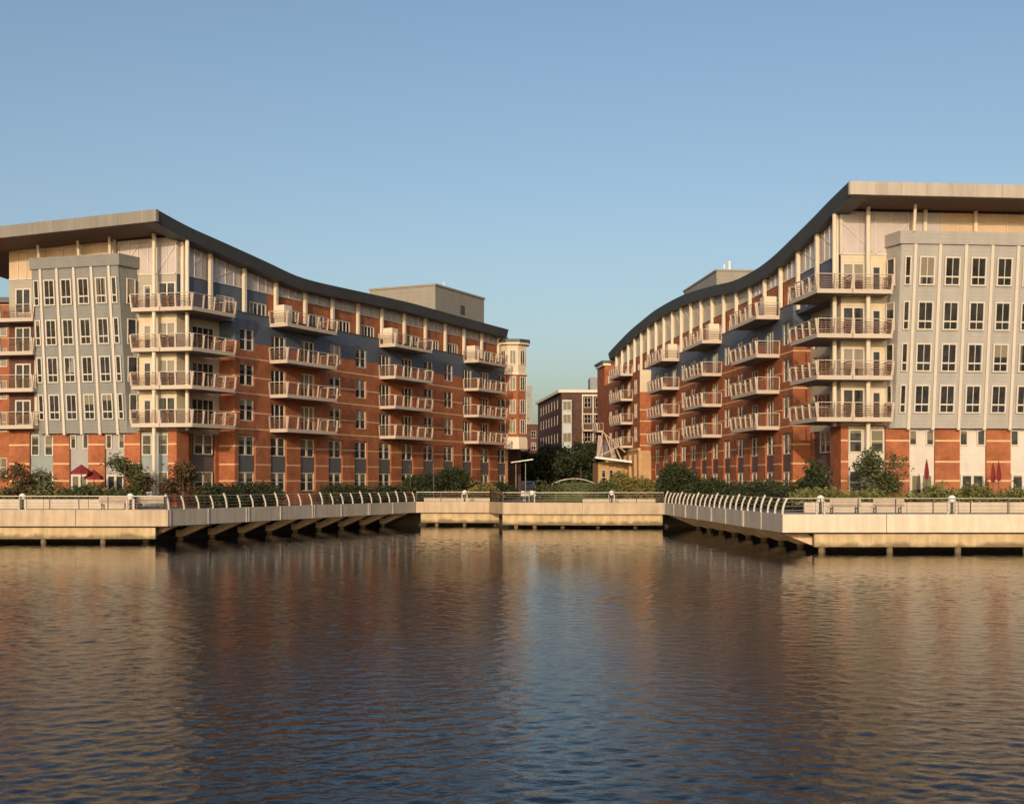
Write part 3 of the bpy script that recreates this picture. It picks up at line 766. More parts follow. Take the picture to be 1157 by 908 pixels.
def side_facade(r, F, t_start, t_end, centers, balc, stacks, col_ts, eave, ground_panel, notch, top_zone, lead, tn):
    """long side of an apartment block. notch=(t0, t1, depth)"""
    st = {}
    G0 = DECK
    op = []
    for c in centers:
        op.append((c - 1.2, c + 1.2, 3.7, 8.8, None))
        for f in FLOORS:
            if c in balc: op.append((c - 1.13, c + 1.13, f + .0, f + 2.36))
            else: op.append((c - 1.0, c + 1.0, f + .6, f + 2.5))
    zone = lambda a, z: 'brick' if z < 16.95 else 'blue'
    facade(F, t_start, t_end, G0, PAR, op, zone, st, 0, .28, zbreaks=(16.95,))
    # notch at the near corner: recessed wall and the return that faces the water
    n0, n1, nd = notch
    nop = [(n0 + 1.2, n1 - .5, 3.7, 8.8)]
    for f in FLOORS: nop.append((n0 + 1.2, n1 - .6, f, f + 2.36))
    facade(F, n0, n1, G0, FL6, nop, lambda a, z: 'brick' if z < 8.9 else 'cream_wall', st, -nd, .2)
    ret = st.setdefault('brick', MB())
    ret.quad(F.pt(n1, 0, G0), F.pt(n1, -nd, G0), F.pt(n1, -nd, 16.95), F.pt(n1, 0, 16.95))
    st.setdefault('blue', MB()).quad(F.pt(n1, 0, 16.95), F.pt(n1, -nd, 16.95), F.pt(n1, -nd, PAR), F.pt(n1, 0, PAR))
    st.setdefault('blue', MB()).fbox(F, n0, n1, -nd, -.3, FL6 - .35, FL6 - .03)
    # top storey, set back behind the parapet
    def tz(a, z): return top_zone(a)
    tops = [(a + b_) / 2 for a, b_ in zip(col_ts[:-1], col_ts[1:])]
    top_op = [(c - 1.25, c + 1.25, FL6 + .1, FL6 + 1.95) for c in tops if c > lead + 2.6]
    facade(F, lead, t_end, FL6 - .2, 21.9, top_op, tz, st, tn, .15, abreaks=col_ts)
    for k, mb in st.items(): mb.build('wall', M[k], r)
    p = MB(); p.fbox(F, t_start, t_end, tn - .1, -.3, PAR - .06, PAR - .02); p.build('terrace', M['roof_top'], r)
    p = MB(); p.fbox(F, t_start, t_end, -.3, .05, PAR, PAR + .08); p.build('parapet_coping', M['fascia_dark'], r)
    for c in [q for q in tops if q > lead + 2.6]: place('top_floor_window', W_TOP, r, F.pt(c, tn - .13, FL6 + .1), F.rot)
    # openings
    for c in centers:
        place('ground_floor_window', W_GUP, r, F.pt(c, -.25, 7.02), F.rot)
        place('ground_floor_window', W_GLO, r, F.pt(c, -.25, 3.8), F.rot)
        p = MB(); p.fbox(F, c - 1.19, c + 1.19, -.3, -.14, 5.58, 7.0); p.build('spandrel_panel', ground_panel, r)
        for f in FLOORS:
            if c in balc: place('balcony_door', W_DOOR, r, F.pt(c, -.25, f + .0), F.rot)
            else: place('window', W_PAIR, r, F.pt(c, -.22, f + .6), F.rot)
    q_ = st2 = MB(); q_.quad(F.pt(lead, tn, G0), F.pt(n0, tn, G0), F.pt(n0, tn, 8.9), F.pt(lead, tn, 8.9)); q_.build('corner_pier', M['brick'], r)
    q_ = MB(); q_.quad(F.pt(lead, tn, 8.9), F.pt(n0, tn, 8.9), F.pt(n0, tn, FL6 - .2), F.pt(lead, tn, FL6 - .2)); q_.quad(F.pt(n0, tn, 8.9), F.pt(n0, -nd, 8.9), F.pt(n0, -nd, FL6), F.pt(n0, tn, FL6)); q_.build('corner_wall', M['cream_wall'], r)
    am = (n0 + 1.2 + n1 - .5) / 2; wd = (n1 - .5) - (n0 + 1.2)
    wN = win_mesh('ground_floor_window', min(wd, 2.4), 1.75, [(.5, .2)], (.5,), glass='glass_pale')
    wD = win_mesh('balcony_door', min(wd - .1, 4), 2.36, [.25, .5, .75], (), fr=.1)
    place('ground_floor_window', wN, r, F.pt(am, -nd - .15, 7.02), F.rot); place('ground_floor_window', wN, r, F.pt(am, -nd - .15, 3.8), F.rot)
    p = MB(); p.fbox(F, n0 + 1.2, n1 - .5, -nd - .3, -nd - .21, 3.7, 8.8); p.build('spandrel_panel', ground_panel, r)
    for f in FLOORS: place('balcony_door', wD, r, F.pt(am - .05, -nd - .17, f), F.rot)
    courses(F, t_start, t_end, BANDS_G, op, r); courses(F, t_start, t_end, BANDS_U, op, r)
    FR = Frame(F.xy(n1, 0), (-F.n[0], -F.n[1]), (-F.d[0], -F.d[1]))
    courses(FR, 0, nd, BANDS_G + BANDS_U, [], r)
    # columns and clerestory up to the curving eave
    for t in col_ts:
        p = MB(); p.fbox(F, t - .16, t + .16, tn + .12, tn + .42, PAR - .6, eave(t) - .8); p.build('column', M['cream'], r)
    for a, b_ in zip([lead] + col_ts[:], col_ts[:] + [t_end]):
        if b_ - a < .15: continue
        p = MB(); k = 4
        for i in range(k):
            s0 = a + (b_ - a) * i / k; s1 = a + (b_ - a) * (i + 1) / k
            h0 = max(eave(s0) - .8, 21.95); h1 = max(eave(s1) - .8, 21.95)
            p.quad(F.pt(s0, tn, 21.903), F.pt(s1, tn, 21.903), F.pt(s1, tn, h1), F.pt(s0, tn, h0))
        cl = p.build('clerestory', top_zone(a, True), r)
        q = MB()
        for i in (range(k + 1) if top_zone(a, True) is not M['cream_wall'] else (0,)):
            s0 = a + (b_ - a) * i / k
            q.fbox(F, s0 - .03, s0 + .03, tn - .03, tn + .06, 21.92, max(eave(s0) - .8, 21.94))
        q.fbox(F, a, b_, tn - .03, tn + .07, 21.88, 21.98)
        if eave((a + b_) / 2) > 24.7: q.bar(F.pt(a, tn + .03, 22), F.pt(b_, tn + .03, eave(b_) - .9), .06, .06)
        q.build('mullions', M['trim'], r if False else cl)
    # balcony stacks
    for (s0, s1, dep) in stacks:
        ref = F.xy(s0, 0)
        ms = balcony_meshes([F.xy(s0, 0.01), F.xy(s0, dep), F.xy(s1, dep), F.xy(s1, 0.01)], ref)
        for f in FLOORS + (FL6,):
            place_balcony(ms, r, ref, BZ[f])
        p = MB(); p.fbox(F, s0 + .5, s0 + 1.7, .1, 1.2, FL6, FL6 + 1.75); p.build('privacy_screen', M['cream'], r)

def roof(r, F, FF, t0, t1, eave, back, over, side_out, mats, u_end, front_drop, thick_s=.98, thick_f=.95, soff=None):
    """curved roof: eave line along the side facade, straight front overhang"""
    N = 72; ts = [t0 + (t1 - t0) * i / N for i in range(N + 1)]
    # side fascia: slightly sloping face, its foot tucked in
    p = MB()
    for a, b_ in zip(ts[:-1], ts[1:]):
        p.quad(F.pt(a, side_out - .25, eave(a) - thick_s), F.pt(b_, side_out - .25, eave(b_) - thick_s), F.pt(b_, side_out, eave(b_)), F.pt(a, side_out, eave(a)))
        p.quad(F.pt(a, side_out - .25, eave(a) - thick_s), F.pt(b_, side_out - .25, eave(b_) - thick_s), F.pt(b_, -1.2, eave(b_) - thick_s), F.pt(a, -1.2, eave(a) - thick_s))
    p.quad(F.pt(t1, side_out - .25, eave(t1) - thick_s), F.pt(t1, side_out, eave(t1)), F.pt(t1, -1.2, eave(t1)), F.pt(t1, -1.2, eave(t1) - thick_s))
    p.build('roof_edge', M['fascia_dark'], r)
    return ts

# ================================================================== LEFT BLOCK
dL = Vector((0.434, 0.9)).normalized()
SL = Frame((-21.9, 112.1), (dL.x, dL.y), (dL.y, -dL.x))
tA = -10.95
A = SL.xy(tA, 0)
FLf = Frame(A, (-0.978, 0.208), (-0.208, -0.978))     # front: u grows to the left
LB = root('apartment_building', (A[0] + 4, A[1] + 20, DECK), 'brick apartment block with the grey leaning bay and a roof sloping down to its turret', 'apartment building')
EL = [(-15.4, 26.3), (-11.6, 25.62), (-7.3, 25.12), (-1.2, 24.4), (3.4, 23.82), (6.5, 23.72), (10, 23.76), (16, 23.88), (24, 24.0), (30, 23.95), (41, 23.85), (48.5, 23.8)]
eaveL = lambda t: interp(EL, t)
centL = [-3.3 + 4.62 * k for k in range(12)]
balL = {centL[k] for k in (1, 2, 5, 6, 9, 10)}
colL = [-10.7] + [-7.25 + 4.62 * k for k in range(13)]
def tzL(a, clere=False):
    if clere: return M['clerestory']
    return 'blue' if a < -0.3 else 'brick'
side_facade(LB, SL, -5.0, 49.3, centL, balL, [(0, 7.9, 1.9), (18.7, 26.4, 1.9), (37.4, 44.9, 1.9)], colL, eaveL, M['panel_grey'],
            (-9.7, -5.0, 1.7), tzL, -11.18, -1.08)
roof(LB, SL, FLf, -15.3, 48.6, eaveL, 16, 4.3, .4, None, 0, 0)

def front_face(r, F, S_, u0, u1, u_bay0, u_end, eave0, drop, piers, white_keys, cols, doors, over_t, t_corner, side_out, m_fascia, bay_m, right):
    """narrow water front of a block: ground floor piers and panels, cream wall behind the corner balconies, clerestory, roof overhang"""
    st = {}
    # ground floor
    op = []; pan = []
    for (p0, p1, kind) in piers:
        a0, a1 = sorted((F.px(p0), F.px(p1)))
        if kind != 'brick': op.append((a0, a1, DECK, 8.9)); pan.append((a0, a1, kind))
    facade(F, u0, u_end, DECK, 9.0, op, lambda a, z: 'brick', st, 0, .25)
    courses(F, u0, u_end, BANDS_G, op, r)
    for a0, a1, kind in pan:
        c = (a0 + a1) / 2; w_ = a1 - a0
        m_ = {'blue': M['panel_blue'], 'pale': M['panel_pale'], 'white': M['panel_white']}[kind[0]]
        p = MB(); p.fbox(F, a0, a1, -.5, -.2, DECK, 8.9); p.build('infill_panel', m_, r)
        if kind[1] == 'big':
            for dz, hh in ((6.9, 1.75), (3.75, 1.8)):
                for sgn in (-1, 1):
                    pr = win_mesh('ground_floor_window', w_ * .36, hh, [], (.5,), glass='glass_pale')
                    place('ground_floor_window', pr, r, F.pt(c + sgn * w_ * .29, -.19, dz), F.rot)
        else:
            for sgn in (-1, 1):
                pr = win_mesh('ground_floor_window', w_ * .32, 1.2, [], (), glass='glass_pale')
                place('ground_floor_window', pr, r, F.pt(c + sgn * w_ * .33, -.19, 7.45), F.rot)
            pr = win_mesh('patio_door', w_ * .9, 2.65, [(.5, .2)], (), fr=.16, glass='glass_pale')
            place('patio_door', pr, r, F.pt(c, -.19, DECK + .05), F.rot)
    # storeys behind the balconies
    fo = []
    for f in FLOORS + (FL6,):
        for (dc, wd, hh) in doors: fo.append((dc - wd / 2, dc + wd / 2, f, f + hh))
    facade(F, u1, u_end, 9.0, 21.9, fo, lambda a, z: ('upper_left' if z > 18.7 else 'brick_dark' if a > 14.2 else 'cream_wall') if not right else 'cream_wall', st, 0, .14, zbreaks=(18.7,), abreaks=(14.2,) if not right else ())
    for k, mb in st.items(): mb.build('wall', M[k], r)
    for (dc, wd, hh) in doors:
        pr = W_FDOOR if wd > 1.2 else W_FSMALL
        pr = win_mesh('terrace_door' if wd > 1.2 else 'terrace_window', wd, hh, [(.5, .13)] if wd > 1.2 else [], (), fr=.13)
        for f in FLOORS + (FL6,): place('terrace_door' if wd > 1.2 else 'terrace_window', pr, r, F.pt(dc, -.12, f), F.rot)
    # clerestory
    zr = lambda u: eave0 - drop * u
    n_ = 9; us = [u1 + (u_end - u1) * i / n_ for i in range(n_ + 1)]
    for i in range(n_):
        p = MB(); p.quad(F.pt(us[i], 0, 21.9), F.pt(us[i + 1], 0, 21.9), F.pt(us[i + 1], 0, zr(us[i + 1]) - 1.15), F.pt(us[i], 0, zr(us[i]) - 1.15))
        cl = p.build('clerestory', M['clerestory'] if i < 3 else M['clere_warm'], r)
        q = MB(); q.fbox(F, us[i] + .003, us[i] + .08, .003, .08, 21.95, zr(us[i]) - 1.15)
        um = (us[i] + us[i + 1]) / 2
        q.fbox(F, um - .03, um + .03, .003, .05, 21.95, zr(um) - 1.15)
        q.fbox(F, us[i] + .08, us[i + 1], .003, .09, 21.85, 21.95); q.fbox(F, us[i] + .08, us[i + 1], .003, .07, 24.3, 24.42)
        if i < 3:
            z_a, z_b = (22.0, 24.25) if (i % 2) else (24.25, 22.0)
            q.bar(F.pt(us[i] + .1, .05, z_a), F.pt(us[i + 1], .05, z_b), .05, .07)
        q.build('mullions', M['trim'], cl)
    for (pxl, nn, z0_, lean) in cols:
        a = F.px(pxl, nn)
        p = MB(); p.tube([F.pt(a, nn, z0_), F.pt(a, nn + lean, zr(a) - 1.0)], .17 if lean == 0 else .12, 10); p.build('column', M['cream'], r)

frontL_doors = [(2.0, 1.6, 2.3), (3.75, .75, 2.1), (15.3, 1.5, 2.2)]
piersL = [(22, 33.5, 'brick'), (33.5, 60, ('blue', 'big')), (78.5, 99.5, ('pale', 'door')), (118.5, 140.5, ('pale', 'door')), (158.5, 190, ('blue', 'big'))]
front_face(LB, FLf, SL, 1.1, 1.1, 4.9, 16.6, 26.15, .035, piersL, None,
           [(174, 1.0, DECK, 0), (44.5, .9, 23.0, .25), (89.5, .9, 23.0, .25), (124.3, 1.1, 23.2, .1), (129.3, .2, 21.9, 0), (211.5, 0.1, FL6 - 10, 0)],
           frontL_doors, 0, 0, .4, M['fascia_left'], M['bay_left'], False)

def front_roof(r, S_, F, t_c, t_f, side_out, u_len, eave, drop, m_f, back_t, thick=.95, thick_s=1.15, soff_slope=.25):
    """slab over the water front, from t_f (front edge) back over the block"""
    P0 = S_.xy(t_f, side_out)
    e0 = eave(t_f)
    zt = lambda u: e0 - drop * u
    fd = Vector(F.d)
    e = lambda u, nback: (P0[0] + fd.x * u + S_.d[0] * nback, P0[1] + fd.y * u + S_.d[1] * nback)
    # front fascia, built as a box face with thickness
    p = MB(); k = 8
    for i in range(k):
        a0, a1 = u_len * i / k, u_len * (i + 1) / k
        p.hexa([(*e(a0, 0), zt(a0) - thick), (*e(a1, 0), zt(a1) - thick), (*e(a1, .3), zt(a1) - thick), (*e(a0, .3), zt(a0) - thick),
                (*e(a0, 0), zt(a0)), (*e(a1, 0), zt(a1)), (*e(a1, .3), zt(a1)), (*e(a0, .3), zt(a0))])
    p.build('front_fascia', m_f, r)
    p = MB(); bk = 9
    p.quad((*e(.3, .3), zt(0) - thick + .02), (*e(u_len, .3), zt(u_len) - thick + .02), (*e(u_len, bk), zt(u_len) - thick - soff_slope), (*e(.3, bk), zt(0) - thick - soff_slope))
    p.build('soffit', M['soffit'], r)
    # roof surface, strips following the eave
    p = MB(); N = 60; W_ = u_len
    for i in range(N):
        a0 = t_f + (back_t - t_f) * i / N; a1 = t_f + (back_t - t_f) * (i + 1) / N
        q0 = Vector(S_.xy(a0, side_out - .02)); q1 = Vector(S_.xy(a1, side_out - .02))
        o0 = q0 + fd * W_; o1 = q1 + fd * W_
        dz = drop * W_
        p.quad((q0.x, q0.y, eave(a0) - .02), (q1.x, q1.y, eave(a1) - .02), (o1.x, o1.y, eave(a1) - .02 - dz), (o0.x, o0.y, eave(a0) - .02 - dz))
    p.build('roof', M['roof_top'], r)
front_roof(LB, SL, FLf, tA, -15.3, .4, 24.0, eaveL, .055, M['fascia_left'], 48.6)
# far left end wall of the top floors, rear body
p = MB()
q = [FLf.xy(16.6, -.02), FLf.xy(16.6, -14), SL.xy(49.3, -16), SL.xy(49.3, -.35), SL.xy(-5, -.35), SL.xy(-5, -1.85), SL.xy(-9.6, -1.85)]
q = [FLf.xy(16.55, -.3), FLf.xy(16.55, -16), SL.xy(49.2, -17), SL.xy(49.2, -1.7), SL.xy(-4.8, -1.7), SL.xy(-4.8, -2.4), SL.xy(-9.2, -2.4)]
p.prism(q, DECK, 22.4); p.build('rear_wall', M['brick_dark'], LB)
p = MB(); e1 = SL.xy(49.3, 0); e2 = SL.xy(49.3, -17)
p.quad((*e1, DECK), (*e2, DECK), (*e2, 22.9), (*e1, 22.9)); p.build('end_wall', M['brick'], LB)

# leaning bay
def bay(r, F, u0, u1, nb, nt, mull, m_b, zb=8.75, zt=22.4, crn=.95, uw=None, winproto=None, wide=1.0, narrow=(), sidewin=True, twist=0.0):
    H = zt - zb
    lo, hi = min(u0, u1), max(u0, u1)
    def n_at(a, h): return nb + (nt - nb - twist * (a - lo) / (hi - lo)) * h / H
    def P(a, n, h): return F.pt(a, n_at(a, h) + n, zb + h)
    def tbox(p, a0, a1, n0, n1, h0, h1):
        p.hexa([P(a0, n0, h0), P(a1, n0, h0), P(a1, n1, h0), P(a0, n1, h0), P(a0, n0, h1), P(a1, n0, h1), P(a1, n1, h1), P(a0, n1, h1)])
    p = MB()
    w0, w1 = uw
    p.hexa([F.pt(w0, -.05, zb), F.pt(u1, -.05, zb), F.pt(u1, nb, zb), F.pt(u0, nb, zb),
            F.pt(w0, -.05, zt), F.pt(u1, -.05, zt), F.pt(u1, n_at(u1, H) - .1, zt), F.pt(u0, n_at(u0, H) - .1, zt)])
    for i in range(14):
        for j in range(6):
            a0 = u0 + (u1 - u0) * i / 14; a1 = u0 + (u1 - u0) * (i + 1) / 14
            p.quad(P(a0, 0.004, H * j / 6), P(a1, 0.004, H * j / 6), P(a1, 0.004, H * (j + 1) / 6), P(a0, 0.004, H * (j + 1) / 6))
    b_ = p.build('bay', m_b, r)
    p = MB(); o = .18
    p.hexa([F.pt(w0 - .1, .05, zt + .003), F.pt(u1 + .1, .05, zt + .003), F.pt(u1 + .1, n_at(u1, H) + o, zt + .003), F.pt(u0 - o, n_at(u0, H) + o, zt + .003),
            F.pt(w0 - .1, .05, zt + crn), F.pt(u1 + .1, .05, zt + crn), F.pt(u1 + .1, n_at(u1, H) + o + .05, zt + crn), F.pt(u0 - o, n_at(u0, H) + o + .05, zt + crn)])
    p.build('cornice', m_b, b_)
    for a in mull:
        p = MB(); tbox(p, a - .11, a + .11, .003, .16, -.12, H - .01); p.build('mullion_fin', M['trim'], b_)
    th = F.rot
    for z_f in (FL3, FL4, FL5, FL6):
        h = z_f + .42 - zb
        for a0, a1 in zip(mull[:-1], mull[1:]):
            c = (a0 + a1) / 2
            up = (Vector(P(c, 0, H)) - Vector(P(c, 0, 0))).normalized(); xa = Vector((math.cos(th), math.sin(th), 0)); xa = (xa - up * xa.dot(up)).normalized()
            o_ = place('bay_window', winproto, r, P(c, .05, h), axes=(xa, up.cross(xa), up))
        for c in narrow:
            up = (Vector(P(c, 0, H)) - Vector(P(c, 0, 0))).normalized(); xa = Vector((math.cos(th), math.sin(th), 0)); xa = (xa - up * xa.dot(up)).normalized()
            place('narrow_bay_window', W_NARROW, r, P(c, .05, h), axes=(xa, up.cross(xa), up))
        if sidewin:
            # window in the side return of the bay, in the plane of that side
            nn = n_at(u0, h + 1)
            s0 = Vector(F.xy(u0, n_at(u0, h))); s1 = Vector(F.xy(w0, -.05)); d = (s1 - s0); L = d.length; d /= L
            nrm = Vector((d.y, -d.x))
            if nrm.dot(-Vector(F.d)) < 0: nrm = -nrm
            ww = min(.85, L - .3)
            if ww > .3:
                pr = win_mesh('side_bay_window', ww, 2.1, [], (.31,), fr=.07)
                cpt = s0 + d * (L * .5) + nrm * .12
                place('side_bay_window', pr, r, (cpt.x, cpt.y, zb + h), math.atan2(nrm.x, -nrm.y))
mullL = [FLf.px(p, .5) for p in (133.3, 113, 92.5, 72.7, 53.5)]
uL0 = FLf.px(144.5, .4); uL1 = FLf.px(43.5, .4)
bay(LB, FLf, uL0, uL1, .4, 1.95, mullL, M['bay_left'], uw=(uL0 - .75, uL1), winproto=W_BAY, narrow=((mullL[0] + uL0) / 2 + .02, (mullL[-1] + uL1) / 2), twist=.55)
# corner balconies
def corner_balc(r, S_, F, t_end, o_s, o_f, u_end, split_u):
    # two pieces: L-shaped corner and a front piece with a gap between them
    Pc = Vector(S_.xy(0, 0))
    import mathutils
    dS = Vector(S_.d); dF = Vector(F.d); nS = Vector(S_.n); nF = Vector(F.n)
    A_ = Vector(F.o)
    def out(u, o): return A_ + dF * u + nF * o
    def sid(t, o): return Vector(S_.xy(t, o))
    # outer corner: intersection of the two offset lines
    p1 = sid(0, o_s); p2 = out(0, o_f)
    # p1 + a dS = p2 + b dF
    det = dS.x * -dF.y + dF.x * dS.y
    rx, ry = p2.x - p1.x, p2.y - p1.y
    a = (rx * -dF.y + dF.x * ry) / det
    K = p1 + dS * a
    ref = (K.x, K.y)
    pathA = [sid(t_end, -1.3), sid(t_end, o_s), K, out(split_u - .06, o_f), out(split_u - .06, .02)]
    inner = out(1.2, .02)
    mA = balcony_meshes([tuple(q) for q in pathA], ref, 1.4)
    pathB = [out(split_u + .06, .02), out(split_u + .06, o_f), out(u_end, o_f), out(u_end, .02)]
    mB = balcony_meshes([tuple(q) for q in pathB], ref, 2.3)
    for f in FLOORS + (FL6,):
        place_balcony(mA, r, ref, BZ[f]); place_balcony(mB, r, ref, BZ[f])
corner_balc(LB, SL, FLf, -6.5, 1.2, 1.3, FLf.px(148.5, 1.3), FLf.px(180.5, 1.3))
# balconies at the far left end
u_l = FLf.px(43.5, 1.0) + .35
ref = FLf.xy(u_l, 0)
ms = balcony_meshes([FLf.xy(u_l, .02), FLf.xy(u_l, 1.3), FLf.xy(u_l + 6, 1.3), FLf.xy(u_l + 6, -2.5)], ref, 1.5)
for f in FLOORS + (FL6 - .5,): place_balcony(ms, LB, ref, f - .05)
# rooftop plant room
def plant_room(r, S_, t0, t1, n0, n1, z0, z1, m_, vents, door):
    p = MB(); p.fbox(S_, t0, t1, n0, n1, z0, z1); pr = p.build('plant_room', m_, r)
    p = MB(); p.fbox(S_, t0 - .12, t1 + .12, n0 - .12, n1 + .12, z1 + .003, z1 + .22); p.build('coping', m_, pr)
    for (t, n, h, rr) in vents:
        p = MB(); p.tube([S_.pt(t, n, z1 + .2), S_.pt(t, n, z1 + .2 + h)], rr, 10); p.build('vent_pipe', M['steel_white'], pr)
    if door:
        p = MB(); p.fbox(S_, door[0], door[1], n1 + .003, n1 + .06, door[2], door[3]); p.build('louvre', M['dark_metal'], pr)
plant_room(LB, SL, 35, 47.5, -11.5, -2.5, 22.5, 27.6, M['mech_left'], [(38, -3, .7, .08)], (41.2, 42.2, 25.0, 26.1))

# turret at the far corner
tc_ = (0.1, 157.0)
def octa(r_, rot=math.pi / 8): return [(tc_[0] + r_ * math.cos(rot + i * math.pi / 4), tc_[1] + r_ * math.sin(rot + i * math.pi / 4)) for i in range(8)]
p = MB(); p.prism(octa(1.75), 10.2, 18.3); tur = p.build('turret', M['brick'], LB)
p = MB(); p.prism(octa(1.78), 18.303, 21.9); p.build('turret_top', M['cream_wall'], tur)
for z_ in (18.1, 10.0):
    p = MB(); p.prism(octa(1.95), z_, z_ + .3); p.build('string_course', M['cream'], tur)
p = MB(); p.prism(octa(2.25), 21.91, 22.15); p.build('cream_cornice', M['cream'], tur)
p = MB(); p.prism(octa(2.0), 8.8, 9.99); p.build('corbel', M['cream'], tur)
p = MB(); p.prism(octa(2.35), 22.16, 22.55); p.build('turret_roof', M['fascia_dark'], tur)
p = MB(); p.tube([(tc_[0] - 1.0, tc_[1] - .6, DECK), (tc_[0] - 1.0, tc_[1] - .6, 8.79)], .38, 14); p.build('column', M['stone'], tur)
wt = win_mesh('turret_window', .82, 1.8, [.5], (), fr=.09, glass='glass_bay')
for i in (4, 5, 6, 7):
    an = math.pi / 4 * i + math.pi / 4
    nrm = (math.cos(an), math.sin(an)); ap = 1.75 * math.cos(math.pi / 8)
    for z in (10.7, 13.2, 16.1, 19.4):
        place('turret_window', wt, tur, (tc_[0] + nrm[0] * (ap + .03), tc_[1] + nrm[1] * (ap + .03), z), math.atan2(nrm[0], -nrm[1]))

# ================================================================== RIGHT BLOCK
dR = Vector((-0.098, 0.995)).normalized()
SR = Frame((24.3, 93.6), (dR.x, dR.y), (-dR.y, dR.x))
FRf = Frame((24.3, 93.6), (0.996, 0.09), (0.09, -0.996))
RB = root('apartment_building', (30, 130, DECK), 'long brick apartment block with the beige leaning bay and a wave-shaped roof', 'apartment building')
ER = [(-4.3, 26.35), (-.4, 25.9), (3.9, 25.3), (8.6, 24.72), (13.7, 24.15), (18.7, 23.9), (25.9, 24.05), (34, 24.8), (46.2, 25.75), (60.6, 26.1), (70, 25.85), (78.3, 25.5), (91.3, 24.5), (95, 24.1)]
eaveR = lambda t: interp(ER, t)
centR = [11.3 + 4.62 * k for k in range(18)]
balR = {centR[k] for k in (1, 2, 5, 6, 9, 10)}
colR = [.3] + [4.5 + 4.6 * k for k in range(20)]
def tzR(a, clere=False):
    if clere: return M['clerestory'] if a < 20 else M['cream_wall']
    return 'blue' if a < 9.4 else 'brick'
side_facade(RB, SR, 9.5, 95, centR, balR, [(13.1, 21.0, 2.0), (31.8, 39.7, 2.0), (50.3, 58.2, 2.0)], colR, eaveR, M['panel_red'],
            (2.2, 9.5, 1.5), tzR, .05, -.55)
roof(RB, SR, FRf, -4.3, 95, eaveR, 16, 4.3, .4, None, 0, 0)
frontR_doors = [(1.55, 1.75, 2.3), (3.35, .75, 2.1)]
piersR = [(958.5, 1000.5, ('white', 'big')), (1027.5, 1056.5, ('white', 'door')), (1084.5, 1114.5, ('white', 'door')), (1142, 1172, ('white', 'door'))]
front_face(RB, FRf, SR, 0.55, 0.55, 4.5, 24, 26.3, .0, piersR, None,
           [(981, 1.0, DECK, 0), (1045.5, .2, 21.9, 0), (1033, 2.0, 23.3, .2), (1102.5, .2, 21.9, 0), (943, .1, 8.9, 0)], frontR_doors, 0, 0, .4, M['fascia_right'], M['bay_right'], True)
front_roof(RB, SR, FRf, 0, -4.3, .4, 26, eaveR, 0.0, M['fascia_right'], 95)
mullR = [FRf.px(p, .5) for p in (1026.4, 1054, 1083, 1112.3, 1141, 1170, 1199)]
uR0 = FRf.px(1010.5, .4); uR1 = FRf.px(1215, .4)
bay(RB, FRf, uR0, uR1, .4, 1.75, mullR, M['bay_right'], uw=(uR0 - .5, uR1), winproto=W_BAYR, narrow=((mullR[0] + uR0) / 2,))
corner_balc(RB, SR, FRf, 4.4, 1.9, 1.8, FRf.px(1008, 1.8), FRf.px(963.5, 1.8))
p = MB()
q = [FRf.xy(24, -.5), FRf.xy(24, -16), SR.xy(94.9, -17), SR.xy(94.9, -.9), SR.xy(9.7, -.9), SR.xy(9.7, -1.9), SR.xy(.5, -1.9)]
p.prism(q, DECK, 22.6); p.build('rear_wall', M['brick_dark'], RB)
p = MB(); e1 = SR.xy(95, 0); e2 = SR.xy(95, -17)
p.quad((*e1, DECK), (*e2, DECK), (*e2, 23.3), (*e1, 23.3)); p.build('end_wall', M['brick'], RB)
plant_room(RB, SR, 58, 75, -14, -6.5, 23.5, 30.5, M['mech_right'], [(60, -8.0, 1.0, .13), (60, -8.7, 1.4, .22)], None)

# projecting pavilion near the far end
st = {}
PN = 1.45; p0, p1 = 65.8, 92.9
pc = [68.5 + 4.62 * k for k in range(5)]
po = []
for c in pc:
    for f in FLOORS: po.append((c - 1.0, c + 1.0, f + .5, f + 2.5))
facade(SR, p0, p1, 8.7, FL6 + .1, po, lambda a, z: 'brick', st, PN, .2)
st['brick'].quad(SR.pt(p0, 0, 8.7), SR.pt(p0, PN, 8.7), SR.pt(p0, PN, 16.2), SR.pt(p0, 0, 16.2))
st.setdefault('cream_wall', MB()).quad(SR.pt(p0, 0, 16.2), SR.pt(p0, PN, 16.2), SR.pt(p0, PN, 19.05), SR.pt(p0, 0, 19.05))
st['cream_wall'].quad(SR.pt(p0, 0, 19.05), SR.pt(p0, PN, 19.05), SR.pt(p1, PN, 19.05), SR.pt(p1, 0, 19.05))
st.setdefault('stone', MB()).fbox(SR, p0 - .4, p1, .05, PN + .25, DECK, 8.69)
pv = None
for k, mb in st.items():
    o = mb.build('pavilion', M[k], RB) if pv is None else mb.build('pavilion_wall', M[k], pv)
    if pv is None: pv = o
for c in pc:
    for f in FLOORS: place('pavilion_window', W_PAIR, pv, SR.pt(c, PN - .15, f + .5), SR.rot)
FRp = Frame(SR.xy(p0, 0), (SR.n[0], SR.n[1]), (-SR.d[0], -SR.d[1]))
p = MB()
for z in BANDS_U[:4]: p.fbox(FRp, 0.0, PN + .03, .003, .04, z, z + .13)
for z in (8.7,): p.fbox(SR, p0 - .45, p1, PN, PN + .35, z, z + .3)
p.build('string_course', M['band'], pv)
for t in (67, 70.5, 74, 77.5, 81, 84.5, 88):
    p = MB(); p.fbox(SR, t - .45, t + .45, PN + .255, PN + .6, DECK, 8.2); p.build('pilaster', M['stone'], pv)
ref = SR.xy(70.5, PN)
ms = balcony_meshes([SR.xy(70.5, PN + .01), SR.xy(70.5, PN + 1.6), SR.xy(78.4, PN + 1.6), SR.xy(78.4, PN + .01)], ref)
for f in FLOORS[0:] + (FL6,): place_balcony(ms, RB, ref, BZ[f])
